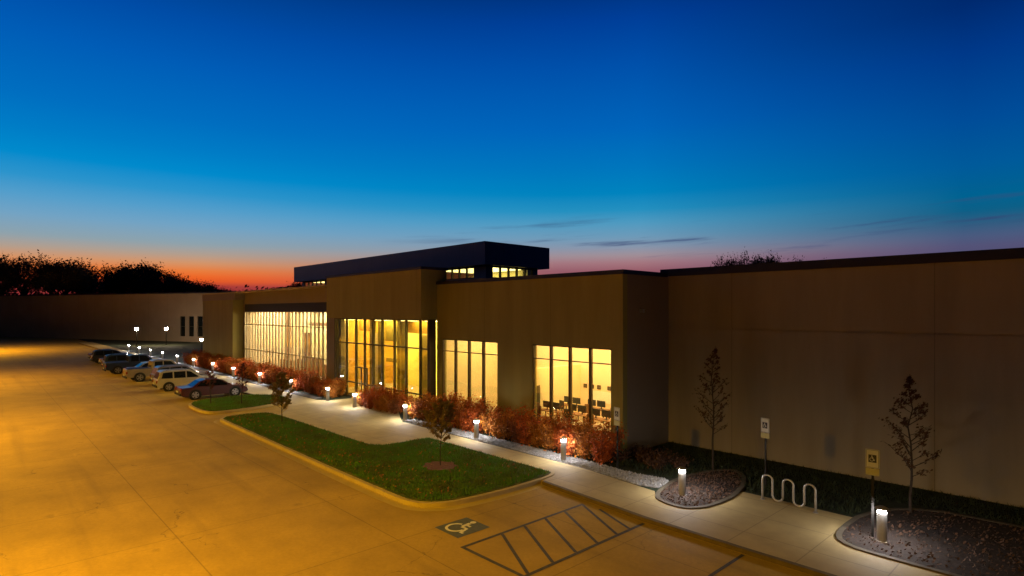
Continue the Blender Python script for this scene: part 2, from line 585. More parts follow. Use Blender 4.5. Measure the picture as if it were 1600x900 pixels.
# ------------------------------------------------------------------ ground
g = MB().sheet([(-1400, -1400), (1400, -1400), (1400, 1400), (-1400, 1400)], -0.05).build('ground', M['ground'])
tag(g, kind='structure')
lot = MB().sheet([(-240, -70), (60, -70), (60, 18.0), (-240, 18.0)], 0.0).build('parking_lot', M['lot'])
tag(lot, kind='structure')

walk_pts = [(-150, 15.9), (-39.6, 15.9), (-38.0, 15.2), (-36.6, 14.3), (-36.2, 13.3), (-24.4, 13.3), (-24.4, 15.9), (-15.0, 15.9), (-10.3, 15.45), (-7.0, 15.4), (30, 15.4), (30, 17.5),
            (-4.2, 17.5), (-5.1, 17.6), (-5.55, 18.0), (-5.75, 18.9), (-5.75, 20.15), (-9.3, 20.15), (-9.3, 18.2), (-9.5, 17.4), (-10.2, 17.0), (-11.0, 17.2),
            (-11.5, 17.9), (-15.2, 18.35), (-18.2, 18.35), (-28.9, 18.35), (-30.2, 19.0), (-33.5, 20.9), (-39.4, 20.9), (-39.6, 18.9), (-40.5, 18.3), (-150, 18.3)]
w = MB().prism(walk_pts, -0.02, 0.12).build('sidewalk', M['walk'])
tag(w, kind='structure')
# kerb strip proud of the sidewalk on its lot side
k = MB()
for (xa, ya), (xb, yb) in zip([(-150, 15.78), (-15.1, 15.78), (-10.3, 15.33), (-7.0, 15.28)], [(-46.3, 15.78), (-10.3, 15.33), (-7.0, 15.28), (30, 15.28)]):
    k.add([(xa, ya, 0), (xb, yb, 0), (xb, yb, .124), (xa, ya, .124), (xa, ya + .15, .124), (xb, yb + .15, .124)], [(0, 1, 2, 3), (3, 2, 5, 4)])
tag(k.build('kerb', mat('kerb_painted_shade', (0.13, 0.09, 0.03), 0.85, var=0.2, scale=3.0)), kind='structure')  # low base colour paints in the shade on the kerb face

# planted ground between the sidewalk and the walls
bedpts = [(-150, 18.3), (-40.5, 18.3), (-39.6, 18.9), (-39.4, 21.4), (-150, 21.4)]
bed2pts = [(-33.5, 20.9), (-30.2, 19.0), (-28.9, 18.35), (-15.2, 18.35), (-11.5, 17.9), (-11.4, 22.5), (-9.3, 22.8), (-9.3, 20.15), (-5.75, 20.15), (-5.75, 18.9), (-5.55, 18.0), (-5.1, 17.6), (-4.2, 17.5), (30, 17.5), (30, 25.3), (-15.4, 25.3), (-15.4, 21.4), (-33.5, 21.4)]
gb = MB().prism(bedpts, -0.02, 0.10).prism(bed2pts, -0.02, 0.10)
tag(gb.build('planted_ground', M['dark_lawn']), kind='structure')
rng = random.Random(5)
gravel_pts = smooth_poly([(-29.5, 18.45), (-15.2, 18.42), (-11.6, 17.98), (-11.75, 19.6), (-13.4, 19.25), (-16.3, 19.45), (-29.0, 19.4)], 1)
tag(MB().prism(gravel_pts, 0.09, 0.125).build('gravel_bed', M['gravel']), kind='structure')
gravel_left = [(-100, 18.4), (-41, 18.4), (-41, 19.0), (-100, 19.0)]
tag(MB().prism(gravel_left, 0.09, 0.125).build('gravel_bed', M['gravel']), kind='structure')
mb = MB()
for x, y in scatter(gravel_pts, 6500, rng):
    s = rng.uniform(0.025, 0.07)
    a = rng.uniform(0, 6.28)
    vs = [(x + s * math.cos(a + t * 2.094) * rng.uniform(.7, 1.2), y + s * math.sin(a + t * 2.094) * rng.uniform(.7, 1.2), .12) for t in range(3)] + [(x, y, .12 + s * rng.uniform(.6, 1.1))]
    mb.add(vs, [(0, 1, 3), (1, 2, 3), (2, 0, 3)])
tag(mb.build('gravel_stones', M['stone'], fix=False), 'loose grey stones covering the bed beside the sidewalk', 'gravel', kind='stuff')

# kerbed mulch beds with a bollard
bed1 = smooth_poly([(-11.4, 17.8), (-11.0, 17.15), (-10.3, 16.9), (-9.7, 17.0), (-9.35, 17.5), (-9.2, 18.4), (-9.2, 19.4), (-9.5, 20.8), (-10.1, 22.2), (-10.9, 22.7), (-11.6, 21.4), (-11.8, 19.6)], 1)
bed2 = smooth_poly([(-5.75, 18.9), (-5.6, 17.95), (-5.15, 17.5), (-4.3, 17.4), (-1.0, 17.4), (9.0, 17.4), (10.0, 18.2), (10.0, 22.0), (9.0, 23.0), (-3.6, 23.0), (-5.0, 22.2), (-5.7, 20.6)], 1)
kr = MB()
in1 = kerb_ring(kr, bed1, 0.15, 0.0, 0.165)
in2 = kerb_ring(kr, bed2, 0.15, 0.0, 0.165)
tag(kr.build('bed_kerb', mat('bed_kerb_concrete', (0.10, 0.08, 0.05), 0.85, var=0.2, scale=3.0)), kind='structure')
tag(MB().prism(in1, 0.08, 0.145).prism(in2, 0.08, 0.145).build('mulch_bed', M['mulch']), kind='structure')
mb = MB()
for poly, n in ((in1, 1600), (in2, 4500)):
    for x, y in scatter(poly, n, rng):
        mb.leaf((x, y, .155 + rng.uniform(0, .03)), rng.uniform(.05, .12), rng)
tag(mb.build('bark_chips', mat('bark_chip', (0.11, 0.06, 0.035), 0.9, var=0.5, scale=12), fix=False), 'dark bark chips strewn over the kerbed bollard beds', 'mulch', kind='stuff')

# grass islands
big = smooth_poly([(-37.4, 10.75), (-36.0, 10.72), (-17.2, 10.62), (-16.1, 10.9), (-15.5, 11.7), (-15.3, 13.0), (-15.2, 14.6), (-15.3, 17.0), (-16.2, 17.05), (-24.1, 17.1), (-24.35, 16.9),
                   (-24.4, 15.0), (-24.6, 14.25), (-25.6, 14.05), (-36.6, 14.05), (-37.6, 13.4), (-37.8, 12.0)], 2)
small = smooth_poly([(-44.6, 10.75), (-41.2, 10.7), (-40.1, 11.0), (-39.8, 12.0), (-40.0, 14.0), (-40.8, 15.9), (-42.0, 17.2), (-44.6, 17.2), (-46.2, 15.8), (-46.4, 14.0), (-45.9, 11.8)], 2)
kr = MB()
bi = kerb_ring(kr, big, 0.17, 0.0, 0.15)
si = kerb_ring(kr, small, 0.17, 0.0, 0.15)
tag(kr.build('island_kerb', M['kerb']), kind='structure')
tag(MB().prism(bi, 0.05, 0.17).prism(si, 0.05, 0.17).build('grass_island', M['lawn']), kind='structure')
# pale gutter strip round the big island
kr = MB()
gut = inset(big, -0.36)
n_ = len(big)
kr.add([(x, y, .004) for x, y in gut] + [(x, y, .004) for x, y in inset(big, 0.03)], [(i, (i + 1) % n_, n_ + (i + 1) % n_, n_ + i) for i in range(n_)])
tag(kr.build('gutter', mat('gutter_concrete', (0.50, 0.37, 0.12), 0.8, var=0.1, scale=1.0)), kind='structure')
# mulch ring for the island sapling
ring = [(-19.35 + .75 * math.cos(t / 28 * 6.283) * (1 + .13 * math.sin(t * 2.1)), 14.1 + .66 * math.sin(t / 28 * 6.283) * (1 + .13 * math.cos(t * 1.7))) for t in range(28)]
tag(MB().prism(ring, 0.15, 0.20).build('mulch_ring', mat('red_mulch', (0.15, 0.06, 0.03), 0.95, var=0.5, scale=10, bump=0.8, bscale=30)), kind='structure')
blades('island_grass', inset(bi, 0.08), 46000, 0.165, M['blade'], 0.10, rng, 'short green grass covering the big kerbed island', w=0.018)
blades('island_grass', inset(si, 0.08), 9000, 0.165, M['blade'], 0.11, rng, 'bright green grass on the small far island', w=0.03)
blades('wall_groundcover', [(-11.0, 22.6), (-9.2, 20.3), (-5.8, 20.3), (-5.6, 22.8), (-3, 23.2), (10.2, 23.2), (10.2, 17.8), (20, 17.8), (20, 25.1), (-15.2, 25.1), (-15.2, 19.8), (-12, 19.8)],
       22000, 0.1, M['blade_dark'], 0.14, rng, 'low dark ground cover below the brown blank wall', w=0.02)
mb = MB()
for x, y in scatter(inset(bi, 0.1), 1400, rng):
    if rng.random() < (0.9 if y < 12.4 else 0.3):
        mb.leaf((x, y, .23 + rng.uniform(0, .05)), rng.uniform(.06, .15), rng)
tag(mb.build('fallen_leaves', M['leaf_fall'], fix=False), 'brown fallen leaves lying in the island grass', 'leaves', kind='stuff')

# painted markings
mk = MB()


def line(mb_, a, b, w_, z=0.006):
    a, b = Vector(a), Vector(b)
    t = (b - a).normalized()
    nn = Vector((-t.y, t.x)) * w_ / 2
    mb_.add([(a.x + nn.x, a.y + nn.y, z), (b.x + nn.x, b.y + nn.y, z), (b.x - nn.x, b.y - nn.y, z), (a.x - nn.x, a.y - nn.y, z)], [(0, 1, 2, 3)])


line(mk, (-12.6, 9.9), (-12.6, 15.2), .12)
line(mk, (-10.15, 9.9), (-10.15, 15.2), .12)
line(mk, (-12.54, 9.96), (-10.21, 9.96), .12, .0062)
for i in range(5):
    y = 11.4 + i * 0.93
    line(mk, (-12.54, y), (-10.21, y - 1.25), .10, .0064)
line(mk, (-11.9, 15.2), (-10.21, 14.5), .10, .0064)
tag(mk.build('hatch_marking', M['paint_dark']), kind='structure')
mk = MB()
for x in (-49.9, -52.8, -55.7, -58.6, -61.5, -64.4, -67.3, -70.2, -73.1, -76.0):
    line(mk, (x, 10.6), (x, 15.7), .10)
for x in (-7.0, -3.8, -0.6):
    line(mk, (x, 10.0), (x, 15.2), .10)
tag(mk.build('stall_lines', M['paint_dark']), kind='structure')
tag(MB().sheet([(-14.35, 10.25), (-13.2, 10.25), (-13.2, 11.5), (-14.35, 11.5)], .006).build('marking_panel', M['paint_blue']), kind='structure')


def access_symbol(mb_, fn, s):
    """Seated figure and wheel; fn maps 2D (u, v) to 3D."""
    def strip(pts, w_):
        P = [Vector(p) * s for p in pts]
        L = []
        for i, p in enumerate(P):
            t = (P[min(i + 1, len(P) - 1)] - P[max(i - 1, 0)]).normalized()
            nn = Vector((-t.y, t.x)) * w_ * s / 2
            L.append((p + nn, p - nn))
        for a, b in zip(L, L[1:]):
            mb_.add([fn(*a[0]), fn(*b[0]), fn(*b[1]), fn(*a[1])], [(0, 1, 2, 3)])
    mb_.add([fn((-.06 + .085 * math.cos(t / 10 * 6.283)) * s, (.40 + .085 * math.sin(t / 10 * 6.283)) * s) for t in range(10)], [tuple(range(10))])
    strip([(-.06, .30), (-.04, .12), (-.03, .02)], .11)
    strip([(-.05, .17), (.14, .15)], .07)
    strip([(-.03, .0), (.17, .0), (.25, -.26), (.34, -.24)], .09)
    strip([(-.09 + .25 * math.cos(R(a)) * 1.0, -.13 + .25 * math.sin(R(a))) for a in range(105, 385, 20)], .075)


mk = MB()
access_symbol(mk, lambda u, v: (-13.78 + u, 10.88 + v, .010), 1.2)
tag(mk.build('wheelchair_marking', M['paint_white']), kind='structure')


# ------------------------------------------------------------------ office building
B = empty('office_building', (-30, 21.46, 0), wm=True)
tag(B, 'long low tan precast building with glowing windows and a navy rooftop box', 'building')


def wall_y(mb_, x0, x1, y0, y1, z0, z1, holes):
    """Wall along X between y0 and y1 with rectangular holes (xa, xb, za, zb), sorted by xa."""
    x = x0
    for xa, xb, za, zb in holes:
        if xa > x:
            mb_.box(x, xa, y0, y1, z0, z1)
        if za > z0:
            mb_.box(xa, xb, y0, y1, z0, za)
        if zb < z1:
            mb_.box(xa, xb, y0, y1, zb, z1)
        x = xb
    if x < x1:
        mb_.box(x, x1, y0, y1, z0, z1)


def window(name, x0, x1, y, z0, z1, xs, zs, parent, fm, label=None, fw=.07, depth=.14, mw=None):
    """Frame mesh with mullions at xs and transoms at zs, pane as its child."""
    mw = mw or fw
    f = MB()
    f.box(x0, x0 + fw, y, y + depth, z0, z1).box(x1 - fw, x1, y, y + depth, z0, z1)
    f.box(x0 + fw, x1 - fw, y, y + depth, z0, z0 + fw).box(x0 + fw, x1 - fw, y, y + depth, z1 - fw, z1)
    for x in xs:
        f.box(x - mw / 2, x + mw / 2, y - .02, y + depth - .02, z0 + fw, z1 - fw)
    for z in zs:
        f.box(x0 + fw, x1 - fw, y + .012, y + depth - .032, z - fw * .45, z + fw * .45)
    o = f.build(name, fm, parent)
    if label:
        o['label'] = label
    p = MB().sheet([(0, 0)], 0) if False else MB()
    p.box(x0 + fw, x1 - fw, y + depth * .45, y + depth * .45 + .012, z0 + fw, z1 - fw)
    p.build('pane', M['glass'], o, off=parent.location)
    return o


wl = MB()
wall_y(wl, -29.8, -15.46, 21.46, 21.80, 0, 8.32, [(-29.25, -24.0, .35, 4.9), (-21.25, -16.1, .35, 4.88)])
wl.build('front_wall', M['panel'], B)
MB().box(-15.80, -15.46, 21.80, 25.3, 0, 8.32).build('side_wall', M['panel_side'], B)
wl = MB()
wl.box(-15.46, 30, 25.3, 25.62, 0, 5.78).box(-15.46, 30, 25.36, 25.62, 5.78, 5.86).box(-15.46, 30, 25.3, 25.62, 5.86, 8.36)
wl.box(29.7, 30, 25.62, 60, 0, 8.36).box(-77.1, 30, 59.7, 60, 0, 8.36)
wl.build('blank_wall', M['panel_r'], B)
cp = MB().box(-29.8, -15.38, 21.38, 21.88, 8.32, 8.52).box(-15.88, -15.38, 21.88, 25.1, 8.32, 8.52).box(-15.88, 30.1, 25.2, 25.75, 8.36, 8.72)
cp.build('coping', M['coping'], B)
MB().box(-77.1, 29.7, 25.76, 59.7, 8.0, 8.25).box(-29.8, -15.9, 21.9, 25.75, 8.0, 8.2).build('roof', M['roof'], B)

# entrance block
eb = MB().box(-42.9, -29.8, 20.26, 20.60, 6.1, 9.25).box(-42.9, -42.56, 20.60, 21.95, 6.1, 9.25).box(-30.14, -29.8, 20.60, 21.95, 6.1, 9.25)
eb.box(-42.56, -30.14, 20.60, 21.80, 6.1, 6.3).box(-42.9, -29.8, 21.95, 22.2, 6.1, 9.25)
eb.build('entrance_wall', M['panel'], B)
MB().box(-42.98, -29.72, 20.18, 22.3, 9.25, 9.42).build('entrance_coping', M['coping'], B)
lx = [-42.5, -40.9, -39.4, -38.1, -36.85, -35.6, -34.0, -32.55, -30.9]
window('entrance_glazing', -42.9, -29.95, 20.9, 0.12, 6.1, lx, [4.22, 1.25], B, M['frame'], 'tall glazed entrance front under the projecting block', fw=.10, depth=.16)
window('corner_glazing', -29.95, -29.80, 20.9, 0.12, 6.1, [], [4.22], B, M['frame'], fw=.03, depth=.5)
dr = MB().box(-39.3, -39.22, 20.80, 20.88, .12, 2.5).box(-37.6, -37.52, 20.80, 20.88, .12, 2.5).box(-39.22, -37.6, 20.80, 20.88, 2.42, 2.5).box(-38.45, -38.37, 20.80, 20.88, .12, 2.42).box(-39.22, -38.45, 20.80, 20.88, .12, .3).box(-38.37, -37.6, 20.80, 20.88, .12, .3)
d_o = dr.build('entrance_door', M['frame'], B)
MB().tube([(-38.56, 20.72, 0.9), (-38.56, 20.72, 1.6)], .02).tube([(-38.26, 20.72, 0.9), (-38.26, 20.72, 1.6)], .02).build('handle', M['steel'], d_o, off=B.location)

# left curtain wall
wl = MB().box(-65.4, -42.9, 21.46, 21.8, 7.4, 8.62).box(-65.4, -42.9, 21.46, 21.8, 0, .6).box(-45.4, -42.9, 21.46, 21.8, .6, 7.4)
wl.build('hall_wall', M['panel_side'], B)
MB().box(-65.4, -45.4, 21.50, 21.7, 6.62, 7.4).build('window_header', M['header'], B)
MB().box(-77.7, -42.9, 20.32, 22.0, 8.62, 8.74).build('hall_coping', M['kerb'], B)
MB().box(-77.4, -65.4, 20.45, 20.8, 7.9, 8.62).box(-65.7, -65.4, 20.8, 21.46, 7.9, 8.62).build('hall_fascia', M['panel_side'], B)
window('hall_glazing', -65.4, -45.4, 21.46, .6, 6.62, [-65.4 + i * .8 for i in range(1, 25)], [5.25, 2.6], B, M['frame_pale'], 'wide glazed hall front crossed by many pale fins', fw=.08, depth=.12, mw=.11)
MB().box(-77.4, -66.2, 20.5, 20.85, 0, 7.9).box(-66.5, -66.2, 20.85, 24, 0, 7.9).build('pier_wall', M['panel'], B)
MB().box(-66.2, -65.4, 21.6, 21.9, 0, 7.9).build('recess_wall', M['panel_side'], B)
MB().box(-77.4, -77.1, 20.85, 60, 0, 8.3).build('end_wall', M['panel_far'], B)
MB().box(-77.1, -29.9, 22.3, 25.76, 8.02, 8.3).build('hall_roof', M['roof'], B)

# rooftop box (monitor) with clerestory windows
MB().box(-63.2, -30.4, 26.0, 32.6, 9.92, 11.55).build('rooftop_fascia', M['navy'], B)
wl = MB()
wall_y(wl, -62.6, -31.1, 26.7, 26.9, 8.25, 9.92, [(-62.1, -57.0, 9.05, 9.88), (-36.95, -32.45, 9.05, 9.88)])
wl.box(-31.3, -31.1, 26.9, 27.3, 8.25, 9.92).box(-31.3, -31.1, 27.3, 31.5, 8.25, 9.05).box(-31.3, -31.1, 27.3, 31.5, 9.88, 9.92).box(-31.3, -31.1, 31.5, 32.0, 8.25, 9.92)
wl.box(-62.6, -31.3, 31.8, 32.0, 8.25, 9.92).box(-62.6, -62.4, 26.9, 31.8, 8.25, 9.92)
wl.build('rooftop_wall', M['navy'], B)


def clere(x0, x1, n, label):
    step = (x1 - x0) / n
    return window('clerestory_window', x0, x1, 26.72, 9.05, 9.88, [x0 + step * i for i in range(1, n)], [], B, M['frame'], label, fw=.07, depth=.1, mw=.14)


clere(-62.1, -57.0, 5, 'left clerestory strip under the rooftop box')
clere(-36.95, -32.45, 5, 'middle clerestory strip under the rooftop box')
f = MB()
for i in range(6):
    y = 27.3 + i * .84
    f.box(-31.26, -31.12, max(27.3, y - .07), min(31.5, y + .07), 9.05, 9.88)
f.box(-31.25, -31.13, 27.3, 31.5, 9.05, 9.11).box(-31.25, -31.13, 27.3, 31.5, 9.82, 9.88)
cw = f.build('clerestory_window', M['frame'], B)
cw['label'] = 'end clerestory strip facing the blank wall side'
MB().box(-31.20, -31.19, 27.3, 31.5, 9.11, 9.82).build('pane', M['glass'], cw, off=B.location)
MB().box(-62.3, -31.4, 31.2, 31.7, 8.3, 9.85).build('rooftop_lining', M['cream'], B)
MB().box(-61.8, -56.8, 27.6, 31, 9.84, 9.87).build('ceiling_light', M['lamp_clere'], B)
MB().box(-37.5, -31.9, 27.3, 31, 9.84, 9.87).build('ceiling_light', M['lamp_clere'], B)


# ------------------------------------------------------------------ rooms behind the glass
def room(x0, x1, y0, y1, z1, wallm, lights, lm, back=None, right=None):
    t = .1
    MB().box(x0 - t, x0, y0, y1, .1, z1).build('room_wall', wallm, B)
    MB().box(x1, x1 + t, y0, y1, .1, z1).build('room_wall', right or wallm, B)
    MB().box(x0 - t, x1 + t, y1, y1 + t, .1, z1).build('room_back_wall', back or wallm, B)
    MB().box(x0 - t, x1 + t, y0, y1 + t, z1, z1 + .1).build('room_ceiling', M['in_white'], B)
    MB().box(x0 - t, x1 + t, y0, y1 + t, .02, .12).build('room_floor', M['in_floor'], B)
    for a in lights:
        MB().box(a[0], a[1], a[2], a[3], z1 - .06, z1 - .03).build('ceiling_light', lm, B)


room(-29.6, -15.95, 21.82, 28.6, 5.3, M['cream'], [(x_, x_ + 1.0, 22.6, 28) for x_ in (-29, -26.6, -24.2, -21.8, -19.4, -17.0)], M['lamp_room_r'], M['peach'])
MB().box(-24.1, -23.9, 24.2, 28.6, .12, 3.2).build('room_partition', M['cream'], B)
window('room_window', -29.25, -24.0, 21.50, .35, 4.9, [-27.94, -26.63, -25.31], [4.15], B, M['frame'], 'four bay lit window nearer the entrance', fw=.06, mw=.14)
window('room_window', -21.25, -16.1, 21.50, .35, 4.88, [-19.96, -18.68, -17.39], [4.15], B, M['frame'], 'four bay lit window nearer the corner', fw=.06, mw=.14)
window
# lobby
room(-45.3, -30.2, 21.85, 28.0, 6.0, M['wood'], [(-45, -42, 22.4, 27.5), (-39.5, -37.5, 22.4, 27.5), (-35.5, -33.5, 22.4, 27.5), (-32.5, -31, 22.4, 26)], M['lamp_lobby'], M['yellow'], M['cream'])
for x0, x1, z0 in ((-33.6, -33.2, .12), (-44.35, -41.5, 5.0), (-37.0, -33.7, 5.02)):
    MB().box(x0, x1, 23.5, 23.8, z0, 5.95).build('lobby_wood_panel', M['wood'], B)
for x0, x1 in ((-43.9, -43.6), (-41.4, -40.85), (-40.1, -39.5), (-37.3, -36.9), (-36.7, -36.25)):
    MB().box(x0, x1, 23.2, 23.48, .12, 5.95).build('lobby_column', M['olive'], B)
for x0, x1, z0, z1 in ((-39.5, -37.4, 4.3, 5.95), (-39.4, -37.4, 2.7, 3.0), (-34.7, -33.8, .12, 4.9)):
    MB().box(x0, x1, 23.5, 23.7, z0, z1).build('lobby_panel', M['olive'], B)
MB().box(-40.8, -40.2, 23.0, 23.3, .12, 4.9).build('lobby_pillar', M['peach'], B)
MB().box(-44.6, -44.35, 22.6, 22.9, .12, 5.95).build('lobby_pillar', M['peach'], B)
# glazed hall on the left
room(-65.3, -45.55, 21.85, 27.5, 6.9, M['peach'], [(-65, -62, 22.6, 27), (-60, -57, 22.6, 27), (-55, -52, 22.6, 27), (-49.5, -46.5, 22.6, 27)], M['lamp_left'], M['cream'])
for i, (x0, x1, z0, z1) in enumerate([(-64.5, -61.5, .2, 1.3), (-60, -58, .2, 1.6), (-56.5, -54.8, .2, 1.9), (-54, -52, .2, 1.4), (-52, -50.4, 4.4, 5.4), (-57, -53, 5.2, 5.5), (-63, -62.6, .2, 6.8), (-51.6, -51.2, .2, 6.8), (-49.5, -46, .2, 2.2), (-58.5, -57.6, .2, 4.4)]):
    MB().box(x0, x1, 25.0, 25.4, z0, z1).build('hall_partition', M['in_brown'], B)

MB().box(-15.455, -15.30, 22.75, 22.95, 6.55, 6.72).build('wall_fitting', M['steel'], B)
MB().box(-23.2, -20.8, 28.56, 28.595, .9, 1.6).build('whiteboard', M['in_white'], B)
MB().box(-26.6, -25.6, 28.54, 28.595, .12, 2.25).build('room_door', M['in_brown'], B)
MB().box(-29.2, -27.4, 28.50, 28.595, .12, 1.1).build('room_cabinet', M['in_brown'], B)
# ------------------------------------------------------------------ furniture seen in the right-hand lit window
rng = random.Random(11)


def desk(x, y, label):
    e = empty('desk', (x, y, .12))
    tag(e, label, 'desk', 'desks behind the right-hand lit window')
    MB().box(-.8, .8, -.35, .35, .71, .75).build('desk_top', M['in_brown'], e)
    for sx_ in (-.74, .74):
        for sy_ in (-.3, .3):
            MB().box(sx_ - .025, sx_ + .025, sy_ - .025, sy_ + .025, 0, .71).build('leg', M['in_dark'], e)
    return e


def monitor(x, y, z, label):
    e = empty('monitor', (x, y, z))
    tag(e, label, 'monitor', 'screens on the desks behind the lit window')
    MB().box(-.30, .30, -.02, .02, .13, .50).build('screen', M['in_screen'], e, bevel=.006)
    MB().box(-.03, .03, .0, .04, .01, .2).box(-.12, .12, -.08, .1, 0, .012).build('stand', M['in_dark'], e)
    return e


def office_chair(x, y, rz, label, m):
    e = empty('office_chair', (x, y, .12), rz)
    tag(e, label, 'chair', 'chairs behind the right-hand lit window')
    MB().box(-.25, .25, -.25, .25, .44, .52).build('seat', m, e, bevel=.03)
    MB().box(-.23, .23, .22, .29, .62, 1.15).box(-.03, .03, .24, .28, .5, .64).build('backrest', m, e, bevel=.02)
    b = MB().cyl((0, 0), .03, .03, .08, .44, 8)
    for k_ in range(5):
        a = k_ * 1.2566
        b.tube([(0, 0, .1), (.28 * math.cos(a), .28 * math.sin(a), .05)], .02, 6)
    b.build('chair_base', M['in_dark'], e)
    return e


for i, (x, y) in enumerate([(-22.6, 24.4), (-20.9, 24.7), (-19.0, 24.4), (-23.0, 26.7), (-21.2, 26.8), (-19.3, 26.8)]):
    n1 = ['leftmost', 'middle', 'rightmost'][i % 3]
    n2 = 'front' if i < 3 else 'back'
    desk(x, y, f'{n1} brown desk in the {n2} row behind the right-hand lit window')
    monitor(x - .35, y, .87, f'left screen on the {n1} desk of the {n2} row in the lit room')
    monitor(x + .35, y, .87, f'right screen on the {n1} desk of the {n2} row in the lit room')
    office_chair(x + .1, y - .75, R(180 + (i * 37) % 50 - 25), f'dark office chair at the {n1} desk of the {n2} row in the lit room', M['in_dark'] if i % 2 else M['in_brown'])
for i, x in enumerate((-23.5, -22.95, -22.4, -21.6, -21.1, -20.5, -19.9)):
    o = MB().box(x - .14, x + .14, 28.55, 28.595, 1.72, 1.98).build('wall_picture', M['in_dark'])
    tag(o, f'small dark picture in the right-hand lit room, {["first", "second", "third", "fourth", "fifth", "sixth", "last"][i]} from the left', 'picture', 'pictures on the back wall of the lit room')
sh = empty('shelf_unit', (-22.9, 23.2, .12), R(20))
tag(sh, 'tall dark shelf unit at the left side of the right-hand lit room', 'shelf')
MB().box(-.35, -.31, -.2, .2, 0, 2.3).build('side_panel', M['in_dark'], sh)
MB().box(.31, .35, -.2, .2, 0, 2.3).build('side_panel', M['in_dark'], sh)
for z_ in (.3, .9, 1.5, 2.22):
    MB().box(-.31, .31, -.2, .2, z_, z_ + .04).build('shelf', M['in_brown'], sh)
for i, x in enumerate((-24.95, -24.35)):
    office_chair(x, 22.8 + .25 * i, R(160 + 30 * i), f'dark chair close to the glass of the lit window beside the entrance, {"left" if i == 0 else "right"} of two', M['in_dark'])

# ------------------------------------------------------------------ far wing across the lot
A_, B_ = Vector((-161.8, 23.5)), Vector((-133.7, 37.06))
u_ = (B_ - A_).normalized()
FW = empty('far_wing', (A_.x, A_.y, 0), math.atan2(u_.y, u_.x))
tag(FW, 'dark far office wing beyond the parked cars with narrow windows', 'building')
LEN = (B_ - A_).length
wl = MB()
holes = []
for sx_ in (22.0, 24.6, 27.2, 29.8):
    holes.append((sx_, sx_ + 1.5, 1.2, 5.6))
wall_y(wl, -75, LEN + 18, 0, .4, 0, 10.6, holes)
wl.box(-75, -74.6, .4, 22, 0, 10.6).box(-75, LEN + 18, 22, 22.4, 0, 10.6)
wl.build('wall', M['panel_far'], FW)
MB().box(-75.1, LEN + 18.1, -.1, .6, 10.6, 10.9).build('coping', M['coping'], FW)
MB().box(-74.6, LEN + 18, .6, 22, 10.1, 10.3).build('roof', M['roof'], FW)
for h_ in holes:
    fo = MB().box(h_[0], h_[0] + .1, .12, .3, h_[2], h_[3]).box(h_[1] - .1, h_[1], .12, .3, h_[2], h_[3]).box(h_[0] + .1, h_[1] - .1, .12, .3, h_[3] - .1, h_[3]).box(h_[0] + .1, h_[1] - .1, .12, .3, 3.3, 3.4).build('window', M['frame'], FW)
    MB().box(h_[0] + .1, h_[1] - .1, .2, .22, h_[2], h_[3] - .1).build('pane', M['dark_glass'], fo)

# ------------------------------------------------------------------ bollard lights
bx_ = [-4.57, -10.58, -16.64, -22.54, -29.16, -35.47, -39.53, -46.26, -53.17, -60.38, -67.11, -74.57, -81.88, -89.71, -97.17, -104.92, -113.2]
by_ = [18.55, 18.2, 18.75, 18.7, 18.7, 18.75, 18.75] + [18.75] * 10
proto = empty('bollard_light', (bx_[0], by_[0], .15))
MB().cyl((0, 0), .125, .125, 0, .80, 20).build('post', M['silver'], proto, smooth=False)
MB().cyl((0, 0), .10, .10, .80, .90, 16, cap=False).build('light_ring', M['bollard_glow'], proto)
MB().cyl((0, 0), .175, .175, .90, .92, 20).cyl((0, 0), .175, .09, .92, .965, 20).build('cap', M['silver'], proto)
ua = MB()
ua.add([(rr_ * math.cos(6.2832 * t / 16), rr_ * math.sin(6.2832 * t / 16), .897) for rr_ in (.112, .168) for t in range(16)], [(t, 16 + t, 16 + (t + 1) % 16, (t + 1) % 16) for t in range(16)])
ua.build('down_light', M['bollard_down'], proto, fix=False)
MB().cyl((0, 0), .16, .16, -.02, .012, 20).build('base_plate', M['silver'], proto)
where = ['in the kerbed bed right of the bike rack, nearest of the row', 'in the kerbed bed left of the bike rack', 'beside the gravel below the right-hand lit window',
         'between the two lit four bay windows', 'right of the entrance glazing', 'straight in front of the entrance', 'at the left end of the entrance glazing',
         'first left of the entrance along the far walk', 'second left of the entrance along the far walk', 'third left of the entrance along the far walk', 'fourth left of the entrance along the far walk',
         'fifth left of the entrance behind the parked cars', 'sixth left of the entrance behind the parked cars', 'seventh left of the entrance behind the parked cars',
         'eighth left of the entrance behind the parked cars', 'ninth left of the entrance near the far wing', 'farthest of the row near the far wing']
for i, (x, y) in enumerate(zip(bx_, by_)):
    o = proto if i == 0 else copy_tree(proto)
    o.location = (x, y, .15 if i else .17)
    tag(o, 'lit silver bollard ' + where[i], 'bollard light', 'lit bollards along the sidewalk')

# lit post lamps by the far wing
pl = empty('post_lamp', (-131.1, 23.0, 0))
MB().tube([(0, 0, 0), (0, 0, 3.0)], .07, 10).build('pole', M['black_metal'], pl)
MB().cyl((0, 0), .26, .30, 3.0, 3.45, 12).build('lantern', M['post_glow'], pl)
MB().cyl((0, 0), .36, .10, 3.45, 3.65, 12).build('cap', M['black_metal'], pl)
pl2 = copy_tree(pl)
pl2.location = (-129.5, 27.7, 0)
tag(pl, 'short glowing post lamp before the far wing, left of the pair', 'lamp', 'post lamps before the far wing')
tag(pl2, 'short glowing post lamp before the far wing, right of the pair', 'lamp', 'post lamps before the far wing')
pl3 = copy_tree(pl)
pl3.location = (-93.5, 24.6, 0)
pl3.scale = (.6, .6, .75)
tag(pl3, 'dim small lamp by the corner of the orange lit pier wall', 'lamp', 'post lamps before the far wing')

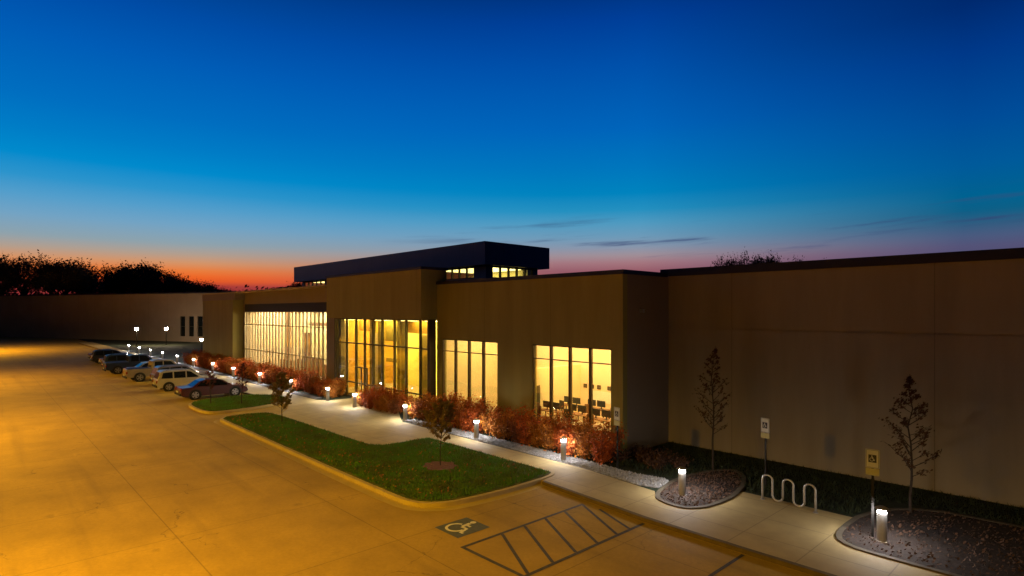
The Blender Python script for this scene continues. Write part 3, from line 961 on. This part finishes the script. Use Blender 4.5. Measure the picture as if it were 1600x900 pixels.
# ------------------------------------------------------------------ bike rack
pts = []
x = 0
r_ = .15
for i in range(3):
    pts.append((x, 0, .05 if i == 0 else .18))
    pts += [(x, 0, .30), (x, 0, .68)]
    for a in range(150, -1, -30):
        pts.append((x + r_ + r_ * math.cos(R(a)), 0, .72 + r_ * math.sin(R(a))))
    x += 2 * r_
    pts += [(x, 0, .68), (x, 0, .30)]
    if i < 2:
        for a in range(180, 361, 30):
            pts.append((x + r_ + r_ * math.cos(R(a)), 0, .22 + r_ * math.sin(R(a))))
        x += 2 * r_
pts.append((x, 0, 0.0))
pts[0] = (0, 0, 0.0)
clean = [pts[0]]
for p_ in pts[1:]:
    if (Vector(p_) - Vector(clean[-1])).length > .02:
        clean.append(p_)
rk = empty('bike_rack', (-8.46, 19.85, .12), math.atan2(-.1, 1.7))
tag(rk, 'silver wave shaped bike rack of three loops on the sidewalk edge', 'bike rack')
rk_h = MB().tube(clean, .032, 10)
rk_o = rk_h.build('rack_tube', M['steel'], rk, smooth=True)
rk_o.scale = (1.75 / 1.5, 1, 1)
fp = MB()
for x_ in (0, 1.75):
    fp.cyl((x_, 0), .08, .08, 0, .012, 12)
fp.build('foot_plate', M['steel'], rk)


# ------------------------------------------------------------------ accessible parking signs
def sign(x, y, label, s=1.0, top=2.55):
    e = empty('parking_sign', (x, y, .1))
    tag(e, label, 'sign', 'accessible parking signs on dark posts')
    MB().box(-.03, .03, .01, .05, 0, top - .02).build('post', M['black_metal'], e)
    pn = MB()
    pn.box(-.17, .17, -.012, .006, top - .53, top).build('panel', M['sign_white'], e, bevel=.003)
    pl_ = MB().box(-.17, .17, -.012, .006, top - .74, top - .55).build('lower_plate', M['sign_plate'], e, bevel=.003)
    sy = MB()
    sy.box(-.10, .10, -.0155, -.0125, top - .37, top - .15)
    sb = sy.build('symbol_panel', M['sign_dark'], e)
    s2 = MB()
    access_symbol(s2, lambda u, v: (u, -.0185, top - .26 + v), .19)
    s2.build('symbol', M['sign_white'], sb)
    bd = MB()
    for a in (-.155, .147):
        bd.box(a, a + .008, -.0145, -.0125, top - .515, top - .015)
    bd.box(-.147, .147, -.0145, -.0125, top - .023, top - .015).box(-.147, .147, -.0145, -.0125, top - .515, top - .507)
    bd.build('border', M['sign_dark'], e)
    return e


sign(-14.2, 19.3, 'white accessible parking sign on a post at the building corner, left of three').rotation_euler = (0, 0, R(-12))
sign(-9.0, 21.35, 'white accessible parking sign standing behind the bike rack, middle one').rotation_euler = (0, 0, R(-10))
sign(-4.85, 18.75, 'white accessible parking sign above the nearest bollard, right of three').rotation_euler = (0, 0, R(4))


# ------------------------------------------------------------------ shrubs and trees
def shrub_mesh(seed, h, rad, nleaf, ls):
    rg = random.Random(seed)
    st, lf = MB(), MB()
    for i in range(16):
        a = rg.uniform(0, 6.28)
        l = rg.uniform(.35, .95) * rad
        hh = h * rg.uniform(.7, 1.08) * (1 - .25 * (l / rad) ** 2)
        p0 = (rg.uniform(-.08, .08), rg.uniform(-.08, .08), 0)
        p1 = (math.cos(a) * l * .5, math.sin(a) * l * .5, hh * .45)
        p2 = (math.cos(a) * l * rg.uniform(.8, 1.05), math.sin(a) * l * rg.uniform(.8, 1.05), hh)
        st.tube([p0, p1, p2], [.014, .010, .004], 4)
        for j in range(nleaf // 16):
            t = rg.uniform(.18, 1.04)
            q = Vector(p0).lerp(Vector(p1), t * 2) if t < .5 else Vector(p1).lerp(Vector(p2), t * 2 - 1)
            q += Vector((rg.gauss(0, .11), rg.gauss(0, .11), rg.gauss(0, .09)))
            if q.z > .02:
                lf.leaf(q, ls * rg.uniform(.6, 1.4), rg)
    return st, lf


def make_shrub(seed, h=1.45, rad=.62, nleaf=1250, ls=.095, lm='leaf_red', name='shrub'):
    st, lf = shrub_mesh(seed, h, rad, nleaf, ls)
    e = empty(name)
    lf.build('foliage', M[lm], e, fix=False)
    st.build('stems', M['twig'], e, fix=False)
    return e


def nth(n):
    if 10 < n % 100 < 14:
        return f'{n}th'
    return f'{n}' + {1: 'st', 2: 'nd', 3: 'rd'}.get(n % 10, 'th')


protos = [make_shrub(s_, h_, r__, n_, .10, m_) for s_, h_, r__, n_, m_ in ((1, 1.5, .62, 1700, 'leaf_red'), (2, 1.4, .66, 1700, 'leaf_orange'), (3, 1.55, .6, 1500, 'leaf_red'), (4, 1.35, .62, 1600, 'leaf_brown'), (5, 1.5, .58, 1300, 'leaf_orange'), (6, 1.42, .64, 1700, 'leaf_red'))]
used = [False] * 6
rng = random.Random(3)
rows = [(-29.4, -15.1, 20.35, 'rust red shrub in the hedge below the two four bay windows', 'hedge below the two four bay windows', 1.06, 'rust red'),
        (-35.5, -30.2, 20.1, 'rust red shrub in the short hedge right of the entrance door', 'short hedge right of the entrance door', .92, ''),
        (-45.0, -40.4, 20.3, 'rust red shrub in the short hedge left of the entrance door', 'short hedge left of the entrance door', .9, ''),
        (-79.0, -46.0, 20.1, 'rust red shrub in the long hedge below the finned hall glazing', 'long hedge below the finned hall glazing', 1.12, '')]
for x0, x1, y0, lab, grp, sc_, _ in rows:
    x = x0
    num = 0
    while x <= x1:
        num += 1
        for dy_ in (0, -.75):
            if dy_ and x0 == -35.5 and x > -31:
                continue
            q = rng.randrange(6)
            o = protos[q] if not used[q] else copy_tree(protos[q])
            used[q] = True
            o.location = (x + rng.uniform(-.15, .15), y0 + dy_ + rng.uniform(-.15, .15), .09)
            o.rotation_euler = (0, 0, rng.uniform(0, 6.28))
            s = sc_ * rng.uniform(.86, 1.1) * (1 if dy_ == 0 else .86)
            o.scale = (s * 1.1, s * 1.1, s)
            tag(o, f'rust shrub {nth(num)} from left, {"front" if dy_ else "rear"} row of the {grp}'.replace('two four bay', 'lit').replace('finned ', '').replace(' door', '').replace('short ', '').replace('long ', ''), 'shrub', grp)
        x += .70 * sc_
# low reddish shrubs between gravel and wall at the corner
lowp = make_shrub(21, .55, .55, 420, .10, 'leaf_rust', 'low_shrub')
for i, (x, y) in enumerate([(-14.9, 20.4), (-14.0, 20.9), (-13.1, 20.5), (-13.4, 21.5), (-12.5, 21.2), (-14.6, 21.5)]):
    o = lowp if i == 0 else copy_tree(lowp)
    o.location = (x, y, .09)
    o.rotation_euler = (0, 0, i * 1.3)
    tag(o, f'low brown shrub in the dark corner bed, {nth((2, 4, 6, 5, 7, 3)[i] - 1)} from the left', 'shrub', 'low shrubs in the corner bed')


def grow(mb_, lf, p, d, ln, rad, depth, rg, leafn, ls, spread, up=.25, tips=None):
    q = p + d * ln
    midp = p.lerp(q, .5) + Vector((rg.gauss(0, 1), rg.gauss(0, 1), 0)) * ln * .04
    mb_.tube([p, midp, q], [rad, rad * .85, rad * .66], 6 if rad > .03 else 4)
    if depth == 0 or depth == 1:
        for i in range(leafn):
            t = rg.uniform(.2, 1.15)
            pp = p.lerp(q, t) + Vector((rg.gauss(0, spread), rg.gauss(0, spread), rg.gauss(0, spread)))
            lf.leaf(pp, ls * rg.uniform(.6, 1.5), rg)
    if depth == 0:
        return
    for k_ in range(rg.choice((2, 3, 3))):
        a = rg.uniform(0, 6.28)
        side_ = d.orthogonal().normalized()
        side_ = (Matrix.Rotation(a, 4, d) @ side_)
        nd = (d * rg.uniform(.75, 1.1) + side_ * rg.uniform(.45, .85) + Vector((0, 0, up))).normalized()
        grow(mb_, lf, p.lerp(q, rg.uniform(.6, 1)), nd, ln * rg.uniform(.62, .82), rad * .62, depth - 1, rg, leafn, ls, spread, up, tips)


def sapling(name, loc, h, crown0, rad, leafm, seed, label, nb=26, leafn=16, ls=.12, cone=1.2, trunk_r=.035, cat='tree'):
    """Young tree: central leader with side branches, widest low down, open crown."""
    rg = random.Random(seed)
    e = empty(name, loc)
    tag(e, label, cat)
    tr, lf = MB(), MB()
    lead = [Vector((0, 0, 0))]
    n = 8
    for i in range(1, n + 1):
        lead.append(Vector((rg.gauss(0, .02) * i * .5, rg.gauss(0, .02) * i * .5, h * i / n)))
    tr.tube(lead, [trunk_r * (1 - .85 * i / n) for i in range(n + 1)], 7)
    for i in range(nb):
        t = i / (nb - 1)
        z = crown0 + (h - crown0) * t * .96
        k_ = min(int(z / h * n), n - 1)
        base = lead[k_].lerp(lead[k_ + 1], z / h * n - k_)
        l = rad * ((1 - t) ** (1 / cone)) * rg.uniform(.65, 1.15) * (0.55 + .9 * min(t * 3, .5))
        a = i * 2.4 + rg.uniform(-.4, .4)
        d = Vector((math.cos(a), math.sin(a), rg.uniform(.55, 1.0))).normalized()
        q = base + d * l
        m_ = base.lerp(q, .5) + Vector((0, 0, -.05 * l))
        tr.tube([base, m_, q], [trunk_r * .4 * (1 - t * .6), trunk_r * .28, .004], 4)
        twigs = [(base.lerp(q, .35), q)]
        for k2 in range(4):
            s0 = base.lerp(q, rg.uniform(.3, .85))
            d2 = (d + Vector((rg.gauss(0, .55), rg.gauss(0, .55), rg.gauss(.1, .4)))).normalized()
            s1 = s0 + d2 * l * rg.uniform(.25, .45)
            tr.tube([s0, s0.lerp(s1, .5) + Vector((0, 0, .01)), s1], [.006, .004, .002], 3)
            twigs.append((s0, s1))
        for j in range(int(leafn * 1.35)):
            a0, a1 = rg.choice(twigs)
            pp = a0.lerp(a1, rg.uniform(.2, 1.05)) + Vector((rg.gauss(0, .035), rg.gauss(0, .035), rg.gauss(-.02, .035)))
            lf.leaf(pp, ls * rg.uniform(.5, 1.15), rg)
    lf.build('crown', M[leafm], e, fix=False)
    tr.build('trunk', M['bark'], e, fix=False)
    return e


sapling('young_tree', (-11.35, 21.9, .1), 5.1, 1.5, 1.35, 'leaf_rust', 4, 'slim open tree with dull rust leaves before the blank wall, by the kerbed bed', nb=34, leafn=17, ls=.13, trunk_r=.045)
sapling('young_tree', (-4.6, 21.9, .1), 4.5, 1.2, 1.3, 'leaf_rust', 9, 'dark rust leaved tree behind the right-hand sign, before the blank wall', nb=32, leafn=22, ls=.13, trunk_r=.045)
sapling('young_tree', (-19.4, 14.15, .2), 2.6, 1.0, 1.15, 'leaf_olive', 12, 'small sapling in the mulch ring of the big grass island', nb=34, leafn=80, ls=.12, trunk_r=.022, cone=2.2)
sapling('young_tree', (-33.3, 13.0, .15), 2.9, .7, 1.15, 'leaf_olive', 15, 'bushy olive sapling at the top of the big grass island before the entrance plaza', nb=34, leafn=80, ls=.13, trunk_r=.03, cone=2.0)
sapling('young_tree', (-43.4, 12.0, .15), 2.7, 1.1, .7, 'leaf_maroon', 17, 'maroon sapling on the small grass island, nearer the parked cars', nb=22, leafn=18, ls=.13, trunk_r=.04)
sapling('young_tree', (-42.0, 13.6, .15), 2.9, 1.1, .8, 'leaf_maroon', 19, 'maroon sapling on the small grass island, nearer the entrance', nb=22, leafn=16, ls=.13, trunk_r=.04)


def big_tree(seed, h, width, leafn, ls):
    rg = random.Random(seed)
    tr, lf = MB(), MB()
    root = Vector((0, 0, 0))
    top = Vector((rg.gauss(0, .3), rg.gauss(0, .3), h * .34))
    tr.tube([root, root.lerp(top, .5), top], [h * .022, h * .017, h * .014], 8)
    nl = 7
    for i in range(nl):
        a = i * 6.283 / nl + rg.uniform(-.3, .3)
        out = rg.uniform(.25, .95) * width
        d = Vector((math.cos(a) * out, math.sin(a) * out, h * rg.uniform(.30, .48))).normalized()
        grow(tr, lf, root.lerp(top, rg.uniform(.7, 1)), d, h * rg.uniform(.20, .26), h * .009, 3, rg, leafn, ls, h * .035, .22)
    return tr, lf


def tree_obj(seed, h, width, leafn, ls):
    tr, lf = big_tree(seed, h, width, leafn, ls)
    e = empty('distant_tree')
    lf.build('crown', M['leaf_tree'], e, fix=False)
    tr.build('trunk', M['bark_dark'], e, fix=False)
    return e


tp = [tree_obj(31, 20, .55, 34, .46), tree_obj(32, 20, .6, 30, .46), tree_obj(33, 20, .5, 16, .42), tree_obj(34, 20, .65, 38, .48)]


def tree_height(e):
    return max(v.co.z for v in e.children[0].data.vertices)


th = [tree_height(e) for e in tp]
tu = [False] * 4
rng = random.Random(8)
# skyline spots: (x, y, top height)
left_trees = [(-201, 4.9, 22.9), (-206, -3, 23), (-209.8, 10.4, 23.6), (-192, 14.7, 23.0), (-187, 20.2, 21.0), (-197, 18, 22.0), (-201.2, 26.9, 21.4), (-205, 22, 22.0), (-203.4, 31.9, 22.0), (-199.2, 36.3, 22.6),
              (-201.3, 41.4, 21.6), (-206, 38, 22.0), (-203.6, 46.3, 19.8), (-207, 50, 18.3), (-210.6, 53.5, 17.8), (-214, 57, 16.5), (-217.8, 60.4, 17.8), (-221, 64, 15.5), (-224.7, 67.7, 16.5), (-240, 76, 15.4),
              (-251.2, 83.2, 16.6), (-262, 90, 15.5), (-267.2, 95.4, 16.8), (-266, 99, 15.0), (-262.2, 100.7, 16.6), (-214, 88.5, 18.8), (-211, 90.5, 19.6)]
right_trees = [(-56.9, 115.0, 19.2), (-54.3, 117.5, 20.6), (-54.1, 124.9, 20.2), (-50.6, 121.5, 19.6), (-48.2, 124.2, 19.2), (-46.0, 126.2, 18.7), (-42.5, 128, 17.8)]
for i, (x, y, h) in enumerate(left_trees + right_trees):
    q = i % 4
    if i >= len(left_trees):
        q = (0, 3, 1)[i % 3]
    o = tp[q] if not tu[q] else copy_tree(tp[q])
    tu[q] = True
    o.location = (x, y, -.05)
    s = h / th[q]
    ws = s * (1.0 if i < len(left_trees) else .55)
    o.scale = (ws, ws, s)
    o.rotation_euler = (0, 0, rng.uniform(0, 6.28))
    if i < len(left_trees):
        rank = sum(1 for a_ in left_trees if a_[1] / -a_[0] < y / -x) + 1
        tag(o, f'dark tree on the skyline behind the far wing, {nth(rank)} from the left', 'tree', 'dark trees on the skyline behind the far wing')
    else:
        tag(o, f'dark tree top above the blank wall roof, {nth(i - len(left_trees) + 1)} from the left', 'tree', 'tree tops above the roof of the blank wall')
# far woodland band
mb = MB()
rng = random.Random(77)
for i in range(48000):
    t = rng.random()
    x = -330 + 300 * t + rng.gauss(0, 5)
    y = -60 + 290 * t + rng.gauss(0, 5)
    hgt = 14 + 2.0 * math.sin(t * 40) + 1.5 * math.sin(t * 97)
    mb.leaf((x, y, hgt * (1 - rng.random() ** 2) - 1), rng.uniform(.8, 1.7), rng)
tag(mb.build('far_woodland', M['leaf_tree'], fix=False), 'dark low woodland along the horizon behind the trees', 'woodland', kind='stuff')


# ------------------------------------------------------------------ vehicles
def sections(mb_, prof, w0, w1, zb, zt):
    """Extruded side profile (y, z) with half width w0 at zb narrowing to w1 at zt."""
    def hw(z):
        t = max(0, min(1, (z - zb) / max(zt - zb, .01)))
        return w0 + (w1 - w0) * t
    n = len(prof)
    vs = [(-hw(z), y, z) for y, z in prof] + [(hw(z), y, z) for y, z in prof]
    fs = [(i, (i + 1) % n, n + (i + 1) % n, n + i) for i in range(n)] + [tuple(range(n)), tuple(reversed(range(n, 2 * n)))]
    mb_.add(vs, fs)


def panel_side(e, quad, w0, w1, zb, zt, off=.012):
    for s_ in (-1, 1):
        mb_ = MB()
        vs = []
        for y, z in quad:
            t = max(0, min(1, (z - zb) / (zt - zb)))
            vs.append((s_ * (w0 + (w1 - w0) * t + off), y, z))
        mb_.add(vs, [tuple(range(len(quad)))])
        mb_.build('side_window', M['car_glass'], e, fix=False)


def car(kind, pm, loc, rz, name, label, group):
    """Nose towards +Y local, rear at y=0."""
    e = empty(name, loc, rz)
    tag(e, label, 'car' if kind != 'pickup' else 'pickup truck', group)
    if kind == 'suv':
        L, W, zb, zt, belt = 4.6, .92, .3, 1.68, 1.0
        low = [(0.05, .34), (0.0, .62), (.04, 1.0), (3.35, 1.02), (4.35, .92), (4.58, .70), (4.6, .42), (4.5, .28), (.15, .28)]
        cab = [(.06, .98), (.28, 1.60), (.55, 1.70), (2.2, 1.70), (2.6, 1.62), (3.45, .99)]
        win = [[(.32, 1.08), (.46, 1.52), (1.15, 1.58), (1.15, 1.06)], [(1.25, 1.06), (1.25, 1.58), (2.1, 1.58), (2.1, 1.05)], [(2.2, 1.05), (2.2, 1.58), (2.5, 1.53), (3.15, 1.04)]]
        wheels = (.85, 3.65)
        cw0, cw1 = .90, .70
    elif kind == 'sedan':
        L, W = 4.7, .90
        low = [(0.04, .36), (0.0, .62), (.06, .92), (1.0, .96), (3.3, .92), (4.4, .80), (4.66, .62), (4.7, .42), (4.6, .26), (.15, .26)]
        cab = [(.75, .93), (1.35, 1.36), (1.7, 1.44), (2.5, 1.44), (2.85, 1.36), (3.6, .90)]
        win = [[(1.05, .98), (1.42, 1.32), (1.9, 1.38), (1.9, .97)], [(2.0, .97), (2.0, 1.38), (2.55, 1.38), (2.78, 1.31), (3.3, .95)]]
        wheels = (.95, 3.75)
        cw0, cw1 = .88, .66
        zb, zt, belt = .9, 1.44, .93
    else:
        L, W = 5.6, .98
        low = [(0.05, .50), (0.0, .68), (.02, 1.20), (2.0, 1.20), (4.2, 1.20), (5.35, 1.12), (5.58, .90), (5.6, .52), (5.5, .42), (.15, .42)]
        cab = [(2.02, 1.18), (2.12, 1.86), (2.4, 1.93), (3.5, 1.93), (3.8, 1.86), (4.45, 1.18)]
        win = [[(2.25, 1.26), (2.30, 1.80), (2.95, 1.83), (2.95, 1.25)], [(3.05, 1.25), (3.05, 1.83), (3.65, 1.80), (4.15, 1.25)]]
        wheels = (1.05, 4.55)
        cw0, cw1 = .92, .76
        zb, zt, belt = 1.18, 1.93, 1.2
    body = MB()
    sections(body, low, W, W * .95, .9, 1.2)
    sections(body, cab, cw0, cw1, belt, cab[2][1])
    bo = body.build('body', pm, e, bevel=.035)
    for q in win:
        panel_side(e, q, cw0, cw1, belt, cab[2][1])
    ztop = cab[2][1]

    def wq(z):
        return cw0 + (cw1 - cw0) * (z - belt) / (ztop - belt)
    for (ya, za), (yb, zb_), sgn in ((cab[0], cab[1], -1), (cab[-1], cab[-2], 1)):
        p0, p1 = Vector((ya, za)).lerp(Vector((yb, zb_)), .12), Vector((ya, za)).lerp(Vector((yb, zb_)), .92)
        o_ = sgn * .014
        rg = MB()
        rg.add([(-wq(p0.y) + .1, p0.x + o_, p0.y + .008), (wq(p0.y) - .1, p0.x + o_, p0.y + .008), (wq(p1.y) - .09, p1.x + o_, p1.y + .008), (-wq(p1.y) + .09, p1.x + o_, p1.y + .008)], [(0, 1, 2, 3)])
        rg.build('windscreen' if sgn > 0 else 'rear_window', M['car_glass'], e, fix=False)
    wr = .36 if kind != 'pickup' else .41
    for y in wheels:
        for s_ in (-1, 1):
            wmb = MB()
            ring_ = []
            n = 20
            xo, xi = s_ * (W + .015), s_ * (W - .22)
            ar = MB()
            ar.add([(s_ * (W + .006), y + (wr + .07) * math.cos(R(t)), wr + (wr + .07) * math.sin(R(t))) for t in range(0, 360, 18)], [tuple(range(20))])
            ar.build('wheel_arch', M['trim'], e, fix=False)
            vs = [(xx, y + wr * math.cos(6.2832 * t / n), wr + wr * math.sin(6.2832 * t / n)) for xx in (xi, xo) for t in range(n)]
            wmb.add(vs, [(t, (t + 1) % n, n + (t + 1) % n, n + t) for t in range(n)] + [tuple(range(n)), tuple(range(n, 2 * n))])
            wo_ = wmb.build('wheel', M['tyre'], e)
            rm = MB()
            x2 = s_ * (W + .022)
            for t in range(5):
                a = t * 1.2566
                c_, s2_ = math.cos(a), math.sin(a)
                rr = wr * .66
                rm.add([(x2, y - s2_ * .05, wr + c_ * .05), (x2, y + s2_ * .05, wr - c_ * .05), (x2, y + c_ * rr + s2_ * .07, wr + s2_ * rr - c_ * .07), (x2, y + c_ * rr - s2_ * .07, wr + s2_ * rr + c_ * .07)], [(0, 1, 2, 3)])
            inner = [(s_ * (W + .021), y + wr * .68 * math.cos(6.2832 * t / n), wr + wr * .68 * math.sin(6.2832 * t / n)) for t in range(n)]
            outer = [(s_ * (W + .021), y + wr * .60 * math.cos(6.2832 * t / n), wr + wr * .60 * math.sin(6.2832 * t / n)) for t in range(n)]
            rm.add(inner + outer, [(t, (t + 1) % n, n + (t + 1) % n, n + t) for t in range(n)])
            rm.build('rim', M['rim'], wo_, fix=False)
    zl = low[1][1]
    for s_ in (-1, 1):
        MB().box(*sorted((s_ * (W - .30), s_ * (W - .02))), -.02, .08, zl + .08, zl + .30).build('tail_light', M['tail'], e)
        MB().box(*sorted((s_ * (W - .36), s_ * (W - .04))), L - .12, L + .005, zl + .02, zl + .18).build('headlight', M['head'], e)
        MB().box(*sorted((s_ * (W - .02), s_ * (W + .16))), cab[-1][0] - .42, cab[-1][0] - .28, belt + .02, belt + .16).build('wing_mirror', pm, e, bevel=.02)
    MB().box(-W * .9, W * .9, -.05, .06, .36, .52).build('bumper', M['trim'], e)
    MB().box(-W * .9, W * .9, L - .06, L + .04, .34, .50).build('bumper', M['trim'], e)
    MB().box(-.26, .26, -.062, -.052, .56, .68).build('number_plate', M['plate'], e)
    if kind == 'pickup':
        MB().box(-W + .1, W - .1, .12, 1.95, 1.19, 1.215).build('bed_liner', M['trim'], e)
    if kind == 'suv':
        for s_ in (-1, 1):
            MB().tube([(s_ * .6, .7, 1.70), (s_ * .6, .8, 1.75), (s_ * .6, 2.1, 1.75), (s_ * .6, 2.2, 1.70)], .015, 6).build('roof_rail', M['trim'], e)
    return e


G1 = 'cars parked nose to the sidewalk'
car('sedan', paint('maroon_paint', (0.085, 0.014, 0.010)), (-48.3, 11.1, 0), 0, 'sedan', 'maroon sedan parked nearest the small grass island', G1)
car('suv', paint('white_paint', (0.50, 0.45, 0.34)), (-54.9, 10.9, 0), R(-1), 'sport_utility', 'white sport utility with dark roof rails, second of the row from the island', G1)
car('suv', paint('slate_paint', (0.16, 0.14, 0.15)), (-59.3, 11.6, 0), R(1), 'sport_utility', 'slate grey sport utility between the white one and the tan pickup', G1)
car('pickup', paint('tan_paint', (0.34, 0.27, 0.16)), (-64.2, 10.3, 0), 0, 'pickup_truck', 'tan pickup truck parked beyond the white sport utility', G1)
car('sedan', paint('silver_paint', (0.35, 0.34, 0.33)), (-68.6, 11.2, 0), 0, 'sedan', 'silver sedan behind the tan pickup', G1)
car('pickup', paint('navy_paint', (0.02, 0.035, 0.08)), (-73.6, 10.0, 0), 0, 'pickup_truck', 'dark blue pickup truck parked beyond the silver sedan', G1)
car('suv', paint('blue_paint', (0.03, 0.05, 0.10)), (-79.0, 10.6, 0), 0, 'sport_utility', 'dark blue sport utility beyond the blue pickup', G1)
car('sedan', paint('pale_silver_paint', (0.42, 0.40, 0.40)), (-84.2, 11.0, 0), 0, 'sedan', 'pale silver sedan near the far end of the row', G1)
car('suv', paint('black_paint', (0.03, 0.03, 0.032)), (-89.5, 10.8, 0), 0, 'sport_utility', 'black sport utility beyond the pale silver sedan', G1)
car('sedan', paint('grey_paint', (0.14, 0.14, 0.15)), (-95.0, 11.2, 0), 0, 'sedan', 'grey sedan at the far left end of the row', G1)


# ------------------------------------------------------------------ parking lot lamps (sodium), standing outside the frame
def lot_lamp(x, y, power, label):
    e = empty('lot_lamp', (x, y, 0))
    tag(e, label, 'street lamp', 'sodium lamps over the parking lot')
    MB().cyl((0, 0), .3, .3, 0, .7, 16).build('footing', M['kerb'], e)
    MB().tube([(0, 0, .7), (0, 0, 9.6)], [.09, .06], 10).build('pole', M['black_metal'], e)
    MB().box(-.05, .05, 0, 1.1, 9.5, 9.58).build('arm', M['black_metal'], e)
    h_ = MB().box(-.28, .28, .9, 1.7, 9.45, 9.62).build('lamp_head', M['black_metal'], e, bevel=.03)
    MB().box(-.2, .2, 1.0, 1.6, 9.43, 9.445).build('lens', emit('sodium_lens', LOT_COL, 20), h_)
    ld = bpy.data.lights.new('lot_light', 'SPOT')
    ld.energy = power
    ld.color = LOT_COL
    ld.spot_size = R(166)
    ld.spot_blend = .5
    ld.shadow_soft_size = .3
    lo = bpy.data.objects.new('lot_light', ld)
    lo.location = (0, 1.3, 9.38)
    lo.parent = e
    col.objects.link(lo)
    return e


lot_lamp(-15, -5, LOT_POWER * .66, 'tall sodium lot lamp nearest the viewpoint')
lot_lamp(-42, -10, LOT_POWER * 1.25, 'tall sodium lot lamp at the middle of the lot')
lot_lamp(-72, -10, LOT_POWER * 1.25, 'tall sodium lot lamp at the far end of the lot')
lot_lamp(-128, -10, LOT_POWER * 3.0, 'unseen sodium lamp added to brighten the far wing')  # unseen lamp, added only to lift the dark far wing
lot_lamp(14, -4, LOT_POWER * .6, 'tall dim sodium lot lamp behind the viewpoint')
